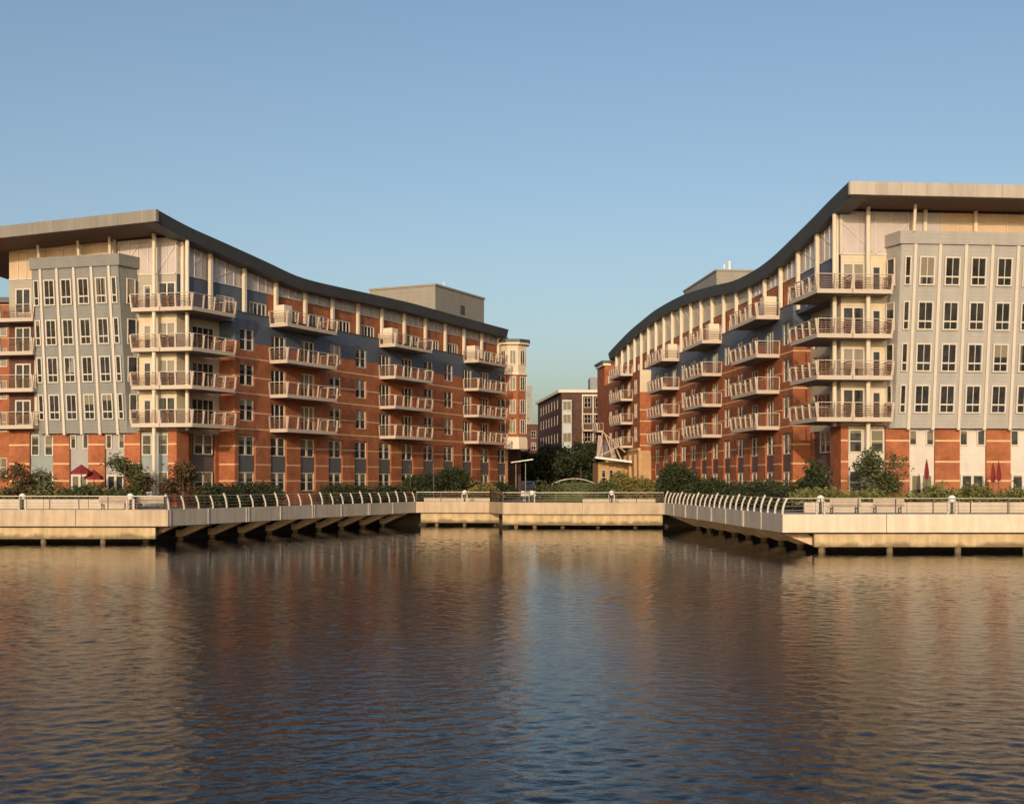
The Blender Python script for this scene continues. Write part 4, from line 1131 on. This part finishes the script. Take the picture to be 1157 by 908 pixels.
# end wing with its own dark cornice
EW = root('apartment_building', (*SR.xy(97, 1), DECK), 'narrow brick end wing with a dark cornice beyond the wave-roofed block', 'apartment building')
FE = Frame(SR.xy(95.3, -1), (SR.n[0], SR.n[1]), (-SR.d[0], -SR.d[1]))
st = {}; eo = []; EWW = 1.9; EWD = 6.5
for f in (9.6, 12.7, 15.8, 18.9): eo.append((.65, 1.35, f, f + 1.8))
facade(FE, 0, EWW, DECK, 22.3, eo, lambda a, z: 'brick' if z > 7.5 else 'stone', st, 0, .15, zbreaks=(7.5,))
sb = st['brick']
sb.quad(FE.pt(EWW, 0, DECK), FE.pt(EWW, -EWD, DECK), FE.pt(EWW, -EWD, 22.3), FE.pt(EWW, 0, 22.3))
sb.quad(FE.pt(0, -EWD, DECK), FE.pt(EWW, -EWD, DECK), FE.pt(EWW, -EWD, 22.3), FE.pt(0, -EWD, 22.3))
sb.quad(FE.pt(0, 0, 22.3), FE.pt(EWW, 0, 22.3), FE.pt(EWW, -EWD, 22.3), FE.pt(0, -EWD, 22.3))
for k, mb in st.items(): mb.build('wall', M[k], EW)
p = MB(); p.fbox(FE, -.1, EWW + .5, -EWD, .6, 22.75, 23.05); p.build('cornice', M['fascia_dark'], EW)
p = MB(); p.fbox(FE, -.1, EWW + .25, -EWD, .3, 22.31, 22.745); p.build('cornice_band', M['cream'], EW)
wE = win_mesh('window', .7, 1.8, [], (.5,), fr=.12)
for f in (9.6, 12.7, 15.8, 18.9): place('window', wE, EW, FE.pt(1.0, -.12, f), FE.rot)
ref = FE.xy(EWW, 0)
ms = balcony_meshes([FE.xy(EWW + .01, -1), FE.xy(EWW + .95, -1), FE.xy(EWW + .95, -4.5), FE.xy(EWW + .01, -4.5)], ref)
for f in (9.4, 12.5): place_balcony(ms, EW, ref, f)

# golden stone entrance pavilion and its canopy
EP = root('entrance_pavilion', (13.5, 166, DECK), 'low golden stone entrance base with pilasters under the white canopy', 'entrance')
p = MB(); p.box(11.45, 16.0, 165, 176, DECK, 7.3); p.build('wall', M['stone'], EP)
for x in (11.7, 12.7, 13.7, 14.7):
    p = MB(); p.box(x - .2, x + .2, 164.7, 164.997, DECK, 7.0); p.build('pilaster', M['stone'], EP)
for x in (12.2, 13.2, 14.2):
    pr = win_mesh('window', .55, 2.9, [], (.3, .65), fr=.06); place('window', pr, EP, (x, 164.95, 3.4))
CN = root('entrance_canopy', (13.2, 163.5, 7.3), 'white tilted canopy with glass and steel struts above the golden stone entrance', 'canopy')
p = MB(); p.hexa([(10.9, 162.0, 7.75), (15.6, 161.2, 7.15), (15.6, 166, 7.15), (10.9, 166, 7.75), (10.9, 162.0, 8.0), (15.6, 161.2, 7.4), (15.6, 166, 7.4), (10.9, 166, 8.0)])
p.build('canopy_slab', M['steel_white'], CN)
for (a, b_) in [((11.9, 162.4, 11.2), (14.9, 163.2, 8.6)), ((12.2, 162.4, 10.9), (13.3, 162.4, 7.8)), ((11.7, 162.4, 8.2), (13.9, 162.6, 9.3)), ((13.3, 163.4, 10.0), (14.4, 163.4, 7.6)), ((11.2, 162.4, 8.0), (11.9, 162.5, 11.2))]:
    p = MB(); p.bar(a, b_, .10, .15); p.build('strut', M['bench_wood'], CN)
for (x0, x1, xt0, xt1, y, zt, k_) in [(11.15, 12.1, 11.45, 12.0, 164.2, 10.9, 'screen'), (12.2, 13.0, 12.05, 12.6, 164.6, 10.3, 'screen_dark'), (13.1, 13.9, 12.9, 13.5, 164.3, 9.4, 'screen')]:
    p = MB(); p.hexa([(x0, y, 7.85), (x1, y, 7.75), (x1, y + .08, 7.75), (x0, y + .08, 7.85), (xt0, y + .3, zt), (xt1, y + .3, zt - .2), (xt1, y + .38, zt - .2), (xt0, y + .38, zt)])
    p.build('glass_screen', M[k_], CN)

# ================================================================== buildings further off
def simple_building(name, label, corner, dF_, dS_, wF, wS, z1, m_w, floors, wF_list, wS_list, cornice, bays=()):
    r = root(name, (corner[0], corner[1], DECK), label, 'building')
    dF_ = Vector(dF_).normalized(); dS_ = Vector(dS_).normalized()
    nF = Vector((dF_.y, -dF_.x));
    if nF.y > 0: nF = -nF
    nS = Vector((dS_.y, -dS_.x))
    if nS.dot(dF_) > 0: nS = -nS
    F1 = Frame(corner, tuple(dF_), tuple(nF)); F2 = Frame(corner, tuple(dS_), tuple(nS))
    st = {}
    o1 = [(c - .6, c + .6, f, f + 1.8) for c in wF_list for f in floors]; o2 = [(c - .6, c + .6, f, f + 1.8) for c in wS_list for f in floors]
    facade(F1, 0, wF, DECK, z1, o1, lambda a, z: 'x', st, 0, .2); facade(F2, 0, wS, DECK, z1, o2, lambda a, z: 'x', st, 0, .2)
    far = Vector(F1.xy(wF, 0)) + dS_ * wS
    s = st['x']
    a_, b_, c_, d_ = Vector(corner), Vector(F1.xy(wF)), far, Vector(F2.xy(wS))
    s.quad((*b_, DECK), (*c_, DECK), (*c_, z1), (*b_, z1)); s.quad((*c_, DECK), (*d_, DECK), (*d_, z1), (*c_, z1)); s.quad((*a_, z1), (*b_, z1), (*c_, z1), (*d_, z1))
    s.build('wall', m_w, r)
    pr = win_mesh('window', 1.2, 1.8, [.5], (.5,), fr=.07, mun=.05, glass='glass_bay')
    for c in wF_list:
        for f in floors: place('window', pr, r, F1.pt(c, -.17, f), F1.rot)
    for c in wS_list:
        for f in floors: place('window', pr, r, F2.pt(c, -.17, f), F2.rot)
    if cornice:
        p = MB(); p.fbox(F1, -.4, wF + .2, -.3, .5, z1 + .004, z1 + .5); p.fbox(F2, .3, wS, -.3, .5, z1 + .006, z1 + .5); p.build('cornice', cornice, r)
    return r, F1, F2
r, F1, F2 = simple_building('brick_building', 'brick street building with a pale corner bay and white cornice between the two blocks', (8.6, 216), (1, .04), (-.10, 1), 14, 34, 20.2,
    M['brick_dark'], (5.2, 8.4, 11.6, 14.8, 17.6), (4.6, 6.5, 10, 12.6), (5, 9, 13, 17, 21, 25, 29), M['cream'])
p = MB(); p.fbox(F1, .1, 1.75, .003, .8, 9.6, 18.9); by = p.build('corner_bay', M['far_white'], r)
pr = win_mesh('window', 1.45, 1.6, [.5], (), fr=.07, glass='glass_bay')
for f in (11.6, 14.8, 17.1): place('bay_window', pr, by, F1.pt(.92, .82, f))
for f in (10.5, 13.7):
    ref = F1.xy(3.7, 0)
    ms = balcony_meshes([F1.xy(3.7, .01), F1.xy(3.7, 1.2), F1.xy(7.2, 1.2), F1.xy(7.2, .01)], ref); place_balcony(ms, r, ref, f)
p = MB()
for c in (3.7, 5.55, 7.4): p.fbox(F1, c - .1, c + .1, .02, .14, 11, 19.6)
p.fbox(F1, 3.6, 7.5, .02, .16, 19.6, 19.9); p.fbox(F1, 3.6, 7.5, .02, .16, 16.4, 16.6); p.build('bay_frame', M['cream'], r)
p = MB(); p.box(14.0, 19, 222, 228, 20.21, 23.4); p.build('roof_plant_room', M['far_grey'], r)
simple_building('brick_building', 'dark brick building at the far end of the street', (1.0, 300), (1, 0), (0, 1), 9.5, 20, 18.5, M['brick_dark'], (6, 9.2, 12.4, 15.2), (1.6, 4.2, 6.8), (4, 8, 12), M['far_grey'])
simple_building('tower_block', 'pale grey tower block far beyond the turret', (5.6, 520), (1, .02), (0, 1), 2.9, 14, 45, M['far_grey'], (20, 25, 30, 35, 40), (1.4,), (4, 8), None)
# unseen wing behind the turret, added and raised to shade the street building
simple_building('brick_building', 'unseen brick wing added behind the turret to shade the street building', (-12.6, 163), (1, .06), (-.03, 1), 13.8, 70, 21.3, M['brick_dark'], (5.2, 8.4, 11.6, 14.8), (2, 5, 8, 11), (), M['far_grey'])
# red brick wing at the far left
simple_building('brick_building', 'dark red brick wing with a chimney-like top behind the grey bay', (-57, 118.5), (1, .03), (.2, 1), 12.2, 20, 21.8, M['brick'], (5.2, 9.5, 12.6, 15.7, 18.6), (2, 5, 8, 10.6), (), M['fascia_dark'])

# ================================================================== planting
def leaves(mb, blobs, n, size, rng, flat=.0):
    """blobs: list of (centre, radii). leaf quads gathered in small clumps inside the blobs"""
    vol = [b_[1][0] * b_[1][1] * b_[1][2] for b_ in blobs]; tot = sum(vol)
    for (c, rad), v in zip(blobs, vol):
        k = max(8, int(n * v / tot)); ncl = max(4, k // 26)
        cl = []
        for _ in range(ncl):
            while True:
                q = Vector((rng.uniform(-1, 1), rng.uniform(-1, 1), rng.uniform(-1, 1)))
                if .25 < q.length < 1: break
            q = q.normalized() * q.length ** .6
            cl.append(q)
        for _ in range(k):
            q = rng.choice(cl)
            s = size * rng.uniform(.6, 1.4); sp = size * 2.2
            p = Vector((c[0] + q.x * rad[0] + rng.gauss(0, sp), c[1] + q.y * rad[1] + rng.gauss(0, sp), c[2] + q.z * rad[2] + rng.gauss(0, sp * .7)))
            u = Vector((rng.gauss(0, 1), rng.gauss(0, 1), rng.gauss(0, .6))).normalized()
            v_ = u.cross(Vector((rng.gauss(0, 1), rng.gauss(0, 1), rng.gauss(0, 1)))).normalized()
            mb.add([p - u * s, p - v_ * s * .5, p + u * s, p + v_ * s * .5], [(0, 1, 2, 3)])

def tree(name, x, y, h, wid, n, m_leaf, label, rng, stems=1, clear=.25, z0=DECK, conical=False, size=.11):
    r = root(name, (x, y, z0), label, 'tree')
    tk = MB(); blobs = []
    for s in range(stems):
        lx = x + (rng.uniform(-.3, .3) * wid if stems > 1 else 0); 
        top = Vector((lx, y + rng.uniform(-.2, .2), z0 + h * .85))
        base = Vector((x + (s - (stems - 1) / 2) * .12, y, z0 - .05)); mid = base.lerp(top, .5) + Vector((rng.uniform(-.12, .12), 0, 0))
        tk.tube([base, mid, top], [.09 + .01 * h, .06 + .006 * h, .02], 8)
        for k in range(7):
            f = clear + (1 - clear) * (k + .5) / 7
            o = base.lerp(top, f * .95); an = rng.uniform(0, 6.28)
            ln = wid * .5 * ((1.1 - f) if conical else rng.uniform(.6, 1)) 
            e = o + Vector((math.cos(an) * ln, math.sin(an) * ln, rng.uniform(.1, .4) * ln + .1))
            tk.tube([o, o.lerp(e, .5) + Vector((0, 0, .08)), e], [.035, .022, .008], 5)
            rr = wid * (.24 * (1.25 - f) + .06 if conical else rng.uniform(.16, .27))
            blobs.append((e, (rr, rr, rr * .8)))
            if conical: blobs.append((o, (rr, rr, rr)))
    tk.build('trunk', M['bark'], r)
    cr = MB(); leaves(cr, blobs, int(n * 1.5), size * 1.15, rng); cr.build('crown', m_leaf, r)
    return r
def at(px, y, z): return ((px - 578.5) / 1400 * y, y, z)

rng = random.Random(7)
for px, y, h, wid, n, m_, lb, kw in [
    (20, 97.5, 3.6, 2.2, 1500, 'leaf_dry', 'brownish small tree by the frame edge in front of brick', {}),
    (43, 98, 2.9, 1.6, 900, 'leaf_silver', 'silvery small tree before the bluish window bay by the grey bay', {}),
    (142, 97.5, 4.2, 2.3, 1300, 'leaf_mid', 'airy olive young tree below the inner end of the grey bay', {}),
    (157, 98.6, 3.7, 1.8, 1100, 'leaf_dry', 'reddish-brown tree beside the airy olive young tree', {}),
    (207, 99.2, 3.8, 2.4, 1900, 'leaf_dry', 'dark reddish tree before the corner pier of the grey-bay block', {}),
    (920, 90.0, 4.3, 2.4, 2600, 'leaf_dark', 'dark conical tree before the notched corner of the beige-bay block', dict(conical=True)),
    (991, 89.0, 4.4, 2.6, 2000, 'leaf_mid', 'airy multi-stemmed grey-green tree below the beige-bay block balconies', dict(stems=3))]:
    x, y, z = at(px, y, 0)
    tree('small_tree', x, y, h, wid, n, M[m_], lb, rng, **kw)
for px, y, h, wid, lb in [(622, 185, 7.0, 6.5, 'dark street tree nearest the turret in the street opening'), (640, 196, 8.0, 7, 'tall dark street tree below the pale corner bay'),
                          (656, 180, 7.2, 6.5, 'dark street tree below the white balcony frame of the street building'), (669, 190, 8.2, 6.5, 'dark street tree beside the golden stone entrance'),
                          (604, 205, 7, 6, 'dark street tree close behind the turret column')]:
    x, y, z = at(px, y, 0); tree('street_tree', x, y, h, wid, 5200, M['leaf_dark'], lb, rng, size=.2, clear=.15)

def shrub(name, px, y, z, rx, ry, rz, n, m_, label, size=.10, cat='shrub'):
    x, y, _ = at(px, y, 0)
    r = root(name, (x, y, z), label, cat)
    b_ = MB(); blobs = []
    for k in range(6):
        blobs.append(((x + rng.uniform(-.5, .5) * rx, y + rng.uniform(-.4, .4) * ry, z + rz * rng.uniform(.3, .62)), (rx * rng.uniform(.4, .62), ry * rng.uniform(.4, .6), rz * rng.uniform(.3, .45))))
    leaves(b_, blobs, int(n * 2.2), size * 1.25, rng); b_.build('foliage', M[m_], r)
    s = MB()
    for k in range(5):
        an = k * 1.25; s.tube([(x, y, z), (x + .5 * rx * math.cos(an), y + .5 * ry * math.sin(an), z + rz * .6)], [.04, .015], 5)
    s.build('stems', M['bark'], r)
    return r
shrub('shrub', 547, 131, DECK, 1.75, 1.5, 2.0, 2600, 'leaf_olive', 'round olive-yellow bush behind the middle quay railing')
shrub('shrub', 476, 131, DECK, 2.2, 1.8, 3.6, 4200, 'leaf_dark', 'large dark bush near the dark lamp post')
shrub('shrub', 510, 136, DECK, 2.6, 1.8, 3.7, 4200, 'leaf_dark', 'dark bush beside the round olive bush')
shrub('shrub', 766, 124, DECK, 2.3, 1.8, 3.7, 5200, 'leaf_dark', 'largest dark bush, before the far windows of the wave-roofed block')
shrub('shrub', 722, 128, DECK, 2.4, 1.6, 2.5, 3000, 'leaf_olive', 'broad olive bush beside the largest dark bush')
shrub('shrub', 800, 113, DECK, 1.9, 1.4, 2.5, 3000, 'leaf_dark', 'dark bush at the near side of the largest dark bush')
shrub('shrub', 690, 132, DECK, 1.6, 1.4, 1.9, 1800, 'leaf_dry', 'brownish low bush before the golden stone entrance')
shrub('shrub', 700, 150, DECK, 1.2, 1.0, 3.4, 1500, 'leaf_olive', 'upright pale shrub against the golden stone entrance', size=.13)
shrub('shrub', 575, 135, DECK, 1.6, 1.2, 2.0, 1700, 'leaf_dark', 'low dark bush at the foot of the turret column')
shrub('shrub', 455, 128, DECK, 1.4, 1.2, 1.5, 1500, 'leaf_dry', 'brownish low bush near the end of the footbridge')

def hedge(pa, pb, z, depth, h, n, m_, label, size=.10, bump=.35, name='hedge'):
    pa = Vector(pa); pb = Vector(pb); L = (pb - pa).length
    c = (pa + pb) / 2
    r = root(name, (c.x, c.y, z), label, 'hedge')
    b_ = MB(); blobs = []; k = max(2, int(L / (.9 * h + .3)))
    for i in range(k):
        p = pa.lerp(pb, (i + .5) / k); hh = h * rng.uniform(1 - bump, 1 + bump * .5)
        blobs.append(((p.x + rng.uniform(-.3, .3), p.y + rng.uniform(-.2, .2), z + hh * .45), (L / k * .75, depth * .5, hh * .5)))
    leaves(b_, blobs, int(n * 2.2), size * 1.25, rng); b_.build('foliage', M[m_], r)
    s = MB()
    for i in range(k): p = pa.lerp(pb, (i + .5) / k); s.tube([(p.x, p.y, z), (p.x, p.y, z + h * .5)], [.04, .015], 5)
    s.build('stems', M['bark'], r)

def planter(F, a0, a1, n0, n1, z1, label):
    r = root('planter', F.pt((a0 + a1) / 2, (n0 + n1) / 2, DECK), label, 'planter')
    p = MB(); p.fbox(F, a0, a1, n0, n0 + .3 if n1 > n0 else n0 - .3, DECK, z1)
    k = max(1, int((a1 - a0) / 3.2)); ws = [a0 + (a1 - a0) * i / k for i in range(k + 1)]
    p = MB()
    for s, e in zip(ws[:-1], ws[1:]): p.fbox(F, s + .02, e - .02, n0 - .3, n0, DECK, z1)
    p.build('wall', M['planter'], r)
    p = MB(); p.fbox(F, a0, a1, n1, n0 - .31, z1 - .25, z1 - .05); p.build('soil', M['bark'], r)
# front left planter, hedge on it
planter(FLW, LW_L - 22, LW_L - 4.6, -7.2, -11, 3.35, 'low tan planter wall below the grey bay')
planter(FRW, 3.0, 24, -7.0, -11, 3.30, 'low pale planter wall below the beige bay')
hedge((FLW.xy(LW_L - 22, -9)), FLW.xy(LW_L - 11.5, -9), 3.2, 1.8, 1.25, 4200, 'grass', 'olive green hedge in the tan planter by the frame edge')
hedge((FLW.xy(LW_L - 10.5, -8.6)), FLW.xy(LW_L - 4.8, -8.6), 3.2, 1.6, 1.05, 2600, 'leaf_mid', 'darker hedge in the tan planter below the airy young tree')
hedge(FRW.xy(3.2, -8.6), FRW.xy(9.0, -8.6), 3.15, 1.6, .95, 2400, 'grass', 'low olive hedge below the palest block beside the conical tree')
hedge(FRW.xy(10.5, -8.6), FRW.xy(24, -8.6), 3.15, 1.7, 1.05, 5200, 'grass', 'long olive hedge under the white panels of the beige-bay block')
# along the long sides
hedge(SL.xy(-13.4, 4.2), SL.xy(-4, 2.8), DECK, 2.0, 1.75, 3600, 'leaf_dark', 'dark hedge at the notched corner of the grey-bay block')
hedge(SL.xy(5.5, 2.4), SL.xy(22, 2.4), DECK, 2.0, 1.75, 6500, 'leaf_dark', 'long dark hedge along the shaded brick side of the grey-bay block')
hedge(SL.xy(22.5, 2.4), SL.xy(44, 2.4), DECK, 2.0, 2.0, 6500, 'leaf_dark', 'dark hedge along the brick side near the turret')
hedge(SR.xy(-3, 4.2), SR.xy(12, 3.2), DECK, 1.9, 1.95, 5000, 'leaf_dark', 'dark hedge under the corner balconies of the beige-bay block')
hedge(SR.xy(12.5, 3.2), SR.xy(32, 3.0), DECK, 1.9, 1.9, 6500, 'leaf_dark', 'long dark hedge along the brick side of the beige-bay block')
hedge((-8, 130), (-1.8, 130), DECK, 1.6, 1.2, 2000, 'leaf_dry', 'brownish planting behind the middle quay near the olive bush')
hedge((4.5, 131), (13, 128), DECK, 1.8, 1.35, 3000, 'leaf_mid', 'green planting behind the middle quay below the white arch')
planter(segs[3][0], .2, segs[3][1] - .3, -4.2, -7, 3.0, 'low tan planter wall behind the middle quay railing')
planter(segs[0][0], .2, segs[0][1] - .3, -4.2, -7, 3.0, 'low tan planter wall behind the rail before the olive bush')

# green mound and white arch
b_ = MB(); N = 24
for j in range(9):
    for i in range(N):
        pass
vs = []; rings = 8
for j in range(rings + 1):
    f = j / rings
    for i in range(N):
        an = 2 * math.pi * i / N
        vs.append((7.0 + 4.6 * f * math.cos(an), 131 + 3.0 * f * math.sin(an), DECK + 1.8 * (math.cos(f ** 2.2 * math.pi) * .5 + .5) - .01))
fs = [(j * N + i, j * N + (i + 1) % N, (j + 1) * N + (i + 1) % N, (j + 1) * N + i) for j in range(rings) for i in range(N)]
b_.add(vs, fs); tag(b_.build('grass_mound', M['leaf_mid'], smooth=True), kind='structure')
g = MB()
for _ in range(3500):
    an = rng.uniform(0, 6.28); f = math.sqrt(rng.random())
    x = 7.0 + 4.5 * f * math.cos(an); y = 131 + 2.9 * f * math.sin(an); z = DECK + 1.8 * (math.cos(f ** 2.2 * math.pi) * .5 + .5)
    s = rng.uniform(.1, .28); dx = rng.uniform(-.1, .1)
    g.add([(x - .04, y, z - .03), (x + .04, y, z - .03), (x + dx, y + rng.uniform(-.1, .1), z + s)], [(0, 1, 2)])
leaves(g, [((7.0 + dx_, 130.6, DECK + 1.0 + .25 * math.cos(dx_ * 2.1)), (1.4, 2.0, .95)) for dx_ in (-3.4, -1.9, -.4, 1.2, 2.7, 3.8)], 5200, .13, rng)
tag(g.build('grass', M['leaf_mid']), 'green grass and ground cover over the mound below the white arch', 'grass', kind='stuff')
AR = root('arch_shelter', (6.9, 140, DECK), 'thin white arched shelter roof behind the grass mound', 'shelter')
p = MB(); pts = [(7.0 + 2.45 * (1 - i / 10), 140, 5.0 - .62 * abs(1 - i / 10) ** 2.2) for i in range(21)]
for q0, q1 in zip(pts[:-1], pts[1:]):
    p.hexa([(q0[0], 139.4, q0[2]), (q1[0], 139.4, q1[2]), (q1[0], 142.4, q1[2]), (q0[0], 142.4, q0[2]), (q0[0], 139.4, q0[2] + .08), (q1[0], 139.4, q1[2] + .08), (q1[0], 142.4, q1[2] + .08), (q0[0], 142.4, q0[2] + .08)])
p.build('arch_roof', M['post_pale'], AR)
for x in (pts[0][0], pts[-1][0]):
    for y in (139.6, 142.2):
        p = MB(); p.tube([(x, y, DECK), (x, y, pts[0][2] + .05)], .06, 8); p.build('post', M['steel_white'], AR)

# street furniture
def lamp_post(px, y, h, label):
    x, y, _ = at(px, y, 0); r = root('lamp_post', (x, y, DECK), label, 'lamp post')
    p = MB(); p.lathe([(.12, 0), (.12, .5), (.06, .55), (.045, h)], (x, y, DECK), 10); p.build('pole', M['dark_metal'], r)
    p = MB(); p.lathe([(.05, 0), (.18, .08), (.2, .35), (.05, .5)], (x, y, DECK + h), 12); p.build('lantern', M['dark_metal'], r)
lamp_post(490, 129, 4.1, 'slim dark lamp post among the bushes before the brick side')
lamp_post(463.5, 129, 3.4, 'short dark lamp post by the large dark bush')
CP = root('shelter_canopy', (1.0, 142, DECK), 'flat white canopy on two thin posts beside the turret column', 'canopy')
p = MB(); p.hexa([(-.1, 141, 6.85), (2.4, 141, 7.2), (2.4, 143.5, 7.2), (-.1, 143.5, 6.85), (-.1, 141, 6.93), (2.4, 141, 7.30), (2.4, 143.5, 7.30), (-.1, 143.5, 6.93)])
p.build('canopy_roof', M['white'], CP)
for x in (.45, 1.55):
    p = MB(); p.tube([(x, 142, DECK), (x, 142, 6.9)], .045, 8); p.build('post', M['metal'], CP)

# parasols
def parasol(px, y, label, open_, h=3.2, wid=1.5):
    x, y, _ = at(px, y, 0); r = root('parasol', (x, y, DECK), label, 'parasol')
    p = MB(); p.tube([(x, y, DECK), (x, y, DECK + h)], .03, 8); p.build('pole', M['dark_metal'], r)
    p = MB(); p.lathe([(.28, 0), (.28, .08), (.06, .14)], (x, y, DECK), 14); p.build('base', M['dark_metal'], r)
    p = MB(); N = 8
    if open_:
        k0 = len(p.v); ap = (x, y, DECK + h)
        rim = [(x + wid * math.cos(i * math.pi / 4 + .2), y + wid * math.sin(i * math.pi / 4 + .2), DECK + h - .62) for i in range(N)]
        val = [(q[0], q[1], q[2] - .18) for q in rim]
        p.add([ap] + rim + val, [(0, 1 + i, 1 + (i + 1) % N) for i in range(N)] + [(1 + i, 1 + N + i, 1 + N + (i + 1) % N, 1 + (i + 1) % N) for i in range(N)])
    else:
        prof = [(.02, 1.45), (.04, 1.3), (.09, 1.0), (.13, .6), (.15, .25), (.10, .05), (.12, 0)]
        seg = 16
        for rr, z in prof:
            for j in range(seg):
                q = rr * (1 + .3 * math.cos(j * math.pi / 2)); an = j * 2 * math.pi / seg
                p.v.append((x + q * math.cos(an), y + q * math.sin(an), DECK + h - 1.45 + z))
        for i in range(len(prof) - 1):
            for j in range(seg):
                a = i * seg + j; b2 = i * seg + (j + 1) % seg; p.f.append((a, b2, b2 + seg, a + seg))
    p.build('canopy', M['red'], r)
parasol(92, 99.5, 'open dark red parasol before the patio door below the grey bay', True, 3.5, .85)
parasol(106, 100.2, 'half-hidden open red parasol beside brick below the grey bay', True, 3.1, .75)
parasol(1047, 90.5, 'furled red parasol before the white-panelled patio door', False, 3.75)
parasol(1122, 91.0, 'thinner furled red parasol, left of a pair before brick', False, 3.5)
parasol(1128.5, 90.4, 'furled red parasol at the frame-edge side of a pair before brick', False, 3.6)

# parked van in the street
V = root('parked_van', (2.0, 150, DECK), 'dark van with a pale bumper parked in the street opening', 'van')
p = MB(); prof = [(-.0, .35), (0, 1.05), (.75, 1.25), (1.3, 2.1), (4.6, 2.15), (4.7, .35)]
vs = [(2.0 - .9, 150 + a, DECK + z) for a, z in prof] + [(2.0 + .9, 150 + a, DECK + z) for a, z in prof]; m_ = len(prof)
p.add(vs, [tuple(range(m_)), tuple(range(2 * m_ - 1, m_ - 1, -1))] + [(i, (i + 1) % m_, (i + 1) % m_ + m_, i + m_) for i in range(m_)])
p.build('body', M['car'], V)
p = MB(); p.quad((1.25, 150.80, DECK + 1.30), (2.75, 150.80, DECK + 1.30), (2.65, 151.24, DECK + 2.02), (1.35, 151.24, DECK + 2.02)); p.build('windscreen', M['glass'], V)
p = MB(); p.box(1.08, 2.92, 149.88, 149.998, DECK + .38, DECK + .62); p.build('bumper', M['steel_white'], V)
for sx in (1.3, 2.7):
    p = MB(); p.box(sx - .17, sx + .17, 149.95, 149.998, DECK + .75, DECK + .95); p.build('headlight', M['white'], V)
for sx in (1.15, 2.85):
    for y in (150.8, 153.8):
        p = MB(); p.tube([(sx - .1, y, DECK + .35), (sx + .1, y, DECK + .35)], .34, 16); wh = p.build('wheel', M['rubber'], V)
        p = MB(); p.tube([(sx - .105, y, DECK + .35), (sx + .105, y, DECK + .35)], .18, 12); p.build('rim', M['steel_white'], wh)
